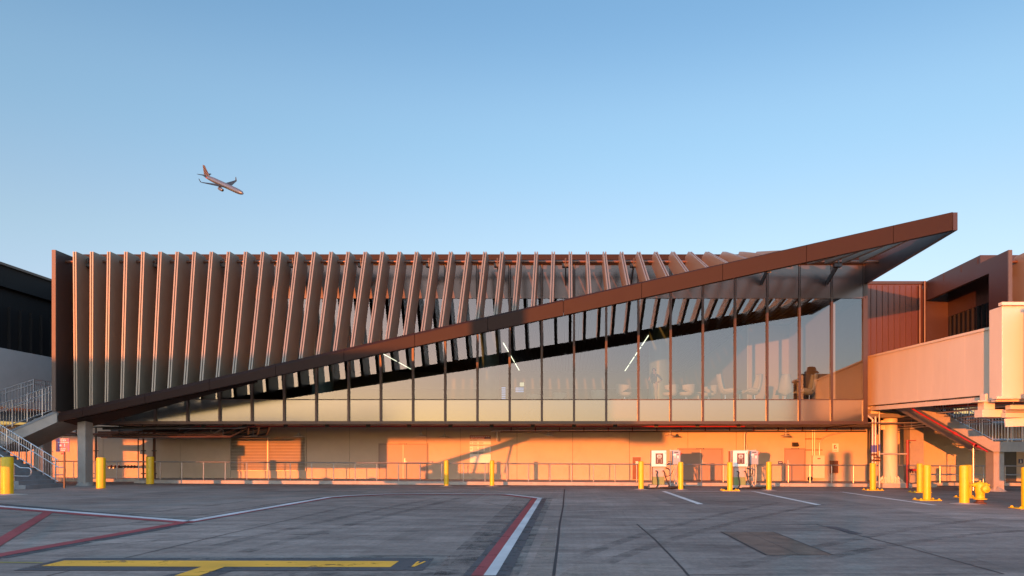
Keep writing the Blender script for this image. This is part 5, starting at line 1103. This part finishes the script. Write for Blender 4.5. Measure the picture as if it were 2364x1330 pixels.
# person by the column ------------------------------------------------------
def person(loc, rz):
    P_ = thing('person', 'person in dark top and pale trousers, hand at chin, standing before the right column', 'person', loc)
    V, E, R = [], [], []
    def v(p, r, prev=None):
        V.append(p); R.append(r)
        if prev is not None: E.append((prev, len(V) - 1))
        return len(V) - 1
    pel = v((0, 0, 0.95), (0.165, 0.125))
    wa = v((0, 0, 1.10), (0.145, 0.115), pel); ch = v((0, -0.01, 1.30), (0.175, 0.125), wa); sh = v((0, 0, 1.43), (0.13, 0.10), ch)
    nk = v((0, -0.01, 1.51), (0.055, 0.06), sh); hb = v((0, -0.035, 1.575), (0.07, 0.085), nk); hm = v((0, -0.03, 1.65), (0.078, 0.098), hb); ht = v((0, -0.015, 1.725), (0.06, 0.075), hm)
    for s in (-1, 1):
        hip = v((s * 0.095, 0, 0.86), (0.105, 0.115), pel); kn = v((s * 0.10, -0.02, 0.50), (0.075, 0.08), hip); an = v((s * 0.11, 0.01, 0.10), (0.07, 0.075), kn); v((s * 0.12, -0.14, 0.04), (0.045, 0.04), an)
    # right arm (image left): elbow tucked, hand to the chin
    a = v((-0.19, 0, 1.40), (0.065, 0.065), sh); e = v((-0.25, -0.08, 1.14), (0.05, 0.05), a); wr = v((-0.13, -0.18, 1.44), (0.03, 0.028), e); pr_ = v((-0.09, -0.165, 1.51), (0.032, 0.02), wr)
    for i in range(4): f1 = v((-0.075 + i * 0.016, -0.155 - 0.006 * i, 1.545 - 0.006 * i), 0.009, pr_); v((-0.055 + i * 0.017, -0.14, 1.565 - 0.008 * i), 0.008, f1)
    th = v((-0.06, -0.165, 1.515), 0.010, pr_); v((-0.045, -0.15, 1.54), 0.008, th)
    # left arm (image right): elbow out, hand on the hip
    a = v((0.19, 0, 1.40), (0.065, 0.065), sh); e = v((0.40, 0.03, 1.17), (0.05, 0.05), a); wr = v((0.22, -0.07, 1.03), (0.03, 0.028), e); pr_ = v((0.15, -0.115, 1.01), (0.034, 0.02), wr)
    for i in range(4): f1 = v((0.115, -0.135, 1.035 - i * 0.019), 0.009, pr_); v((0.085, -0.145, 1.03 - i * 0.02), 0.008, f1)
    th = v((0.17, -0.10, 1.05), 0.010, pr_); v((0.19, -0.08, 1.085), 0.009, th)
    me = bpy.data.meshes.new('b'); me.from_pydata(V, E, []); ob = bpy.data.objects.new('b', me); COL.objects.link(ob)
    ob.modifiers.new('s', 'SKIN'); sub = ob.modifiers.new('u', 'SUBSURF'); sub.levels = 2; sub.render_levels = 2
    for i, d in enumerate(me.skin_vertices[0].data): r = R[i]; d.radius = r if isinstance(r, tuple) else (r, r)
    me.skin_vertices[0].data[0].use_root = True
    bpy.context.view_layer.update(); dg = bpy.context.evaluated_depsgraph_get(); nm = bpy.data.meshes.new_from_object(ob.evaluated_get(dg)); COL.objects.unlink(ob); bpy.data.objects.remove(ob)
    nm.name = 'body'; nm.materials.clear()
    for k in ('skin', 'shirt', 'trousers', 'tyre'): nm.materials.append(MT[k])
    for p in nm.polygons:
        c = p.center; p.use_smooth = True; k = 0
        if c.z < 0.09: k = 3
        elif c.z < 0.99 and not (c.x > 0.1 and c.y < -0.09): k = 2
        elif c.z < 1.47 and not (c.y < -0.085 and (c.x < -0.1 or c.x > 0.1)) and not (c.z < 1.13 and c.x > 0.27) : k = 1
        p.material_index = k
    b = bpy.data.objects.new('body', nm); COL.objects.link(b); b.parent = P_
    h = MB(); rows = []
    for j in range(7):
        th_ = pi * 0.62 * j / 6; row = []
        for i in range(19):
            ph = 2 * pi * i / 18; front = max(0, -sin(ph)); t2 = th_ * (1 - 0.42 * front)
            row.append((0.092 * sin(t2) * cos(ph), -0.012 + 0.112 * sin(t2) * sin(ph), 1.66 + 0.098 * cos(t2)))
        rows.append(row)
    h.grid(rows)
    hv = bpy.data.meshes.new('hair'); hv.from_pydata(h.v, [], h.f); hv.materials.append(MT['hair'])
    for p in hv.polygons: p.use_smooth = True
    ho = bpy.data.objects.new('hair', hv); COL.objects.link(ho); ho.parent = P_
    md = ho.modifiers.new('t', 'SOLIDIFY'); md.thickness = 0.012
    f = MB(); f.lathe([(0.012, -0.118), (0.004, -0.15)], (0, 0, 1.635), 8, 'y'); fm = bpy.data.meshes.new('nose'); fm.from_pydata(f.v, [], f.f); fm.materials.append(MT['skin']); fo = bpy.data.objects.new('nose', fm); COL.objects.link(fo); fo.parent = P_
    for s in (-1, 1):
        f = MB(); f.lathe([(0.010, -0.122), (0.004, -0.128)], (s * 0.032, 0, 1.66), 8, 'y'); fm = bpy.data.meshes.new('eye'); fm.from_pydata(f.v, [], f.f); fm.materials.append(MT['ink']); fo = bpy.data.objects.new('eye', fm); COL.objects.link(fo); fo.parent = P_
    f = MB(); f.box(-0.022, 0.022, -0.126, -0.118, 1.598, 1.606); fm = bpy.data.meshes.new('mouth'); fm.from_pydata(f.v, [], f.f); fm.materials.append(MT['signpink']); fo = bpy.data.objects.new('mouth', fm); COL.objects.link(fo); fo.parent = P_
    P_.rotation_euler = (0, 0, rz)
person((X(1510, 37.0), 37.0, FZ), -0.35)

# ================================================================ airliner
PL = thing('airliner', 'small silver airliner with a striped tail banking in the open sky', 'airplane', (0, 0, 0))
q = MB(); q.lathe([(0.02, -22.2), (0.55, -21), (1.1, -18.5), (1.6, -15), (1.95, -10), (1.98, 0), (1.98, 14), (1.9, 17), (1.6, 19.2), (1.1, 20.8), (0.5, 21.8), (0.02, 22.1)], (0, 0, 0), 28, 'x'); fu = q.build('fuselage', MT['plane'], PL, smooth=True)
q = MB(); q.box(19.2, 20.3, -1.15, 1.15, 0.62, 1.05); q.build('cockpit_window', MT['ink'], fu)
for s in (-1, 1):
    q = MB(); q.hull2([(5.5, s * 1.0, -1.2), (-2.2, s * 1.0, -1.2), (-2.2, s * 1.0, -0.5), (5.5, s * 1.0, -0.5)], [(-3.6, s * 16.5, 0.75), (-5.3, s * 16.5, 0.75), (-5.3, s * 16.5, 0.9), (-3.6, s * 16.5, 0.9)]); wg = q.build('wing', MT['planedark'], PL)
    q = MB(); q.hull2([(-3.7, s * 16.51, 0.78), (-5.3, s * 16.51, 0.78), (-5.3, s * 16.51, 0.9), (-3.7, s * 16.51, 0.9)], [(-5.4, s * 17.3, 3.2), (-6.2, s * 17.3, 3.2), (-6.2, s * 17.38, 3.2), (-5.4, s * 17.38, 3.2)]); q.build('winglet', MT['planedark'], wg)
    q = MB(); q.lathe([(0.85, 6.6), (1.12, 6.2), (1.2, 4.5), (1.0, 2.4), (0.55, 1.4)], (0, s * 5.6, -2.2), 20, 'x'); en = q.build('engine', MT['plane'], PL, smooth=True)
    q = MB(); q.lathe([(0.83, 6.61), (0.83, 6.63)], (0, s * 5.6, -2.2), 20, 'x'); q.build('inlet', MT['black'], en)
    q = MB(); q.box(1.8, 5.0, s * 5.6 - 0.15, s * 5.6 + 0.15, -1.3, -0.5); q.build('pylon', MT['planedark'], en)
    q = MB(); q.hull2([(-16.5, s * 0.5, 0.7), (-20.5, s * 0.5, 0.7), (-20.5, s * 0.5, 1.0), (-16.5, s * 0.5, 1.0)], [(-20.0, s * 6.2, 1.3), (-21.6, s * 6.2, 1.3), (-21.6, s * 6.2, 1.4), (-20.0, s * 6.2, 1.4)]); q.build('tailplane', MT['planedark'], PL)
q = MB(); q.hull2([(-14.5, -0.2, 1.4), (-20.8, -0.15, 1.0), (-20.8, 0.15, 1.0), (-14.5, 0.2, 1.4)], [(-20.3, -0.08, 8.0), (-22.6, -0.06, 8.0), (-22.6, 0.06, 8.0), (-20.3, 0.08, 8.0)]); q.build('tail_fin', MT['tail'], PL)
q = MB(); q.hull2([(-8.5, -1.99, -0.2), (-17, -1.36, 0.2), (-17, -1.36, -0.6), (-8.5, -1.99, -0.3)], [(-8.5, -1.9, -0.2), (-17, -1.2, 0.2), (-17, -1.2, -0.6), (-8.5, -1.9, -0.3)]); q.build('red_flash', MT['red'], fu)
PL.location = P(514.7, 425.8, 580.0); PL.rotation_euler = (0.396, 0.452, -0.319)

# ================================================================ unseen shadow casters out of frame, some read off their shadows, some only added
OB = thing('boarding_bridge', 'cream boarding bridge standing out of frame to the left behind the camera', 'boarding bridge', (-40, -40, gz(-40)))
q = MB(); q.box(-110, -26.4, -41.5, -39, 3.8, 7.05); q.build('tunnel', MT['cream'], OB)
q = MB(); q.box(-29.6, -28.0, -41.3, -39.2, 7.06, 8.9); q.build('roof_unit', MT['creamwhite'], OB)
q = MB(); q.box(-55.5, -54.5, -41, -39.5, gz(-55), 3.79); q.build('wheel_column', MT['cream'], OB)
q = MB(); q.box(-26.39, -25.2, -41.4, -39.1, 3.6, 4.5); q.build('cab_floor', MT['gasket'], OB)
def crate(x, y, L_, lab, zb1, zt1):  # wheeled boxes added out of view, shaped for the shade they cast on the wall
    o = thing('added_container', lab, 'container', (x, y, gz(x)))
    q = MB(); q.box(x, x + L_, y, y + 2.3, zb1, zt1); q.build('box_body', MT['truck'], o, bevel=0.05)
    for dx in (0.7, L_ - 0.7):
        q = MB(); q.lathe([(0.3, y + 0.3), (0.3, y + 0.6)], (x + dx, 0, gz(x) + 0.3), 20, 'y'); q.build('wheel', MT['tyre'], o)
crate(-30.7, 17.0, 4.2, 'added white container unseen out of frame to the left, shaped to shade the wall', 0.25, 3.4)
crate(-22.3, 17.0, 3.9, 'added white raised container unseen near the left edge, shaped to shade the wall', 1.2, 3.3)
BLd = thing('belt_loader', 'belt loader with raised conveyor standing out of frame to the left', 'belt loader', (-14.5, 14.0, gz(-14)))
q = MB(); q.bar((-17.6, 14.0, 1.2), (-12.0, 14.0, 2.9), 0.8, 0.22); q.build('conveyor', MT['truck'], BLd)
q = MB(); q.box(-17.2, -13.6, 13.4, 14.8, 0.5, 1.0); q.box(-16.9, -15.9, 13.5, 14.7, 1.0, 1.55); q.build('chassis', MT['yellow'], BLd)
for dx in (-16.6, -14.2):
    q = MB(); q.lathe([(0.42, 13.3), (0.42, 13.6)], (dx, 0, gz(-15) + 0.42), 20, 'y'); q.build('wheel', MT['tyre'], BLd)
q = MB(); q.bar((-13.2, 14.0, 1.0), (-12.8, 14.0, 2.6), 0.1, 0.1); q.bar((-14.9, 14, 1.0), (-14.6, 14, 2.0), 0.12, 0.12); q.build('lift_arms', MT['truck'], BLd)
for x_, lab in ((-10.4, 'left floodlight mast far behind the camera'), (-9.55, 'right floodlight mast far behind the camera')):
    o = thing('floodlight_mast', lab, 'mast', (x_, -26, gz(x_)))
    q = MB(); q.tube([(x_, -26, gz(x_)), (x_, -26, 2.9)], 0.22, 12); q.build('pole', MT['steel'], o, smooth=True)

o = thing('added_truck', 'added white truck unseen out of frame to the right, to shade the back wall', 'truck', (16, 18, gz(16)))
q = MB(); q.box(14.3, 17.6, 18.0, 20.2, 0.6, 3.3); q.build('box_body', MT['truck'], o, bevel=0.05)  # this truck is only added to block sun from the wall under the stair
q = MB(); q.prism_y([(17.65, 0.5), (19.4, 0.5), (19.4, 1.4), (18.9, 2.2), (17.65, 2.3)], 18.05, 20.15); q.build('cab', MT['truck'], o)
for dx in (15.0, 18.5):
    q = MB(); q.lathe([(0.42, 17.98), (0.42, 18.3)], (dx, 0, gz(16) + 0.42), 20, 'y'); q.build('wheel', MT['tyre'], o)
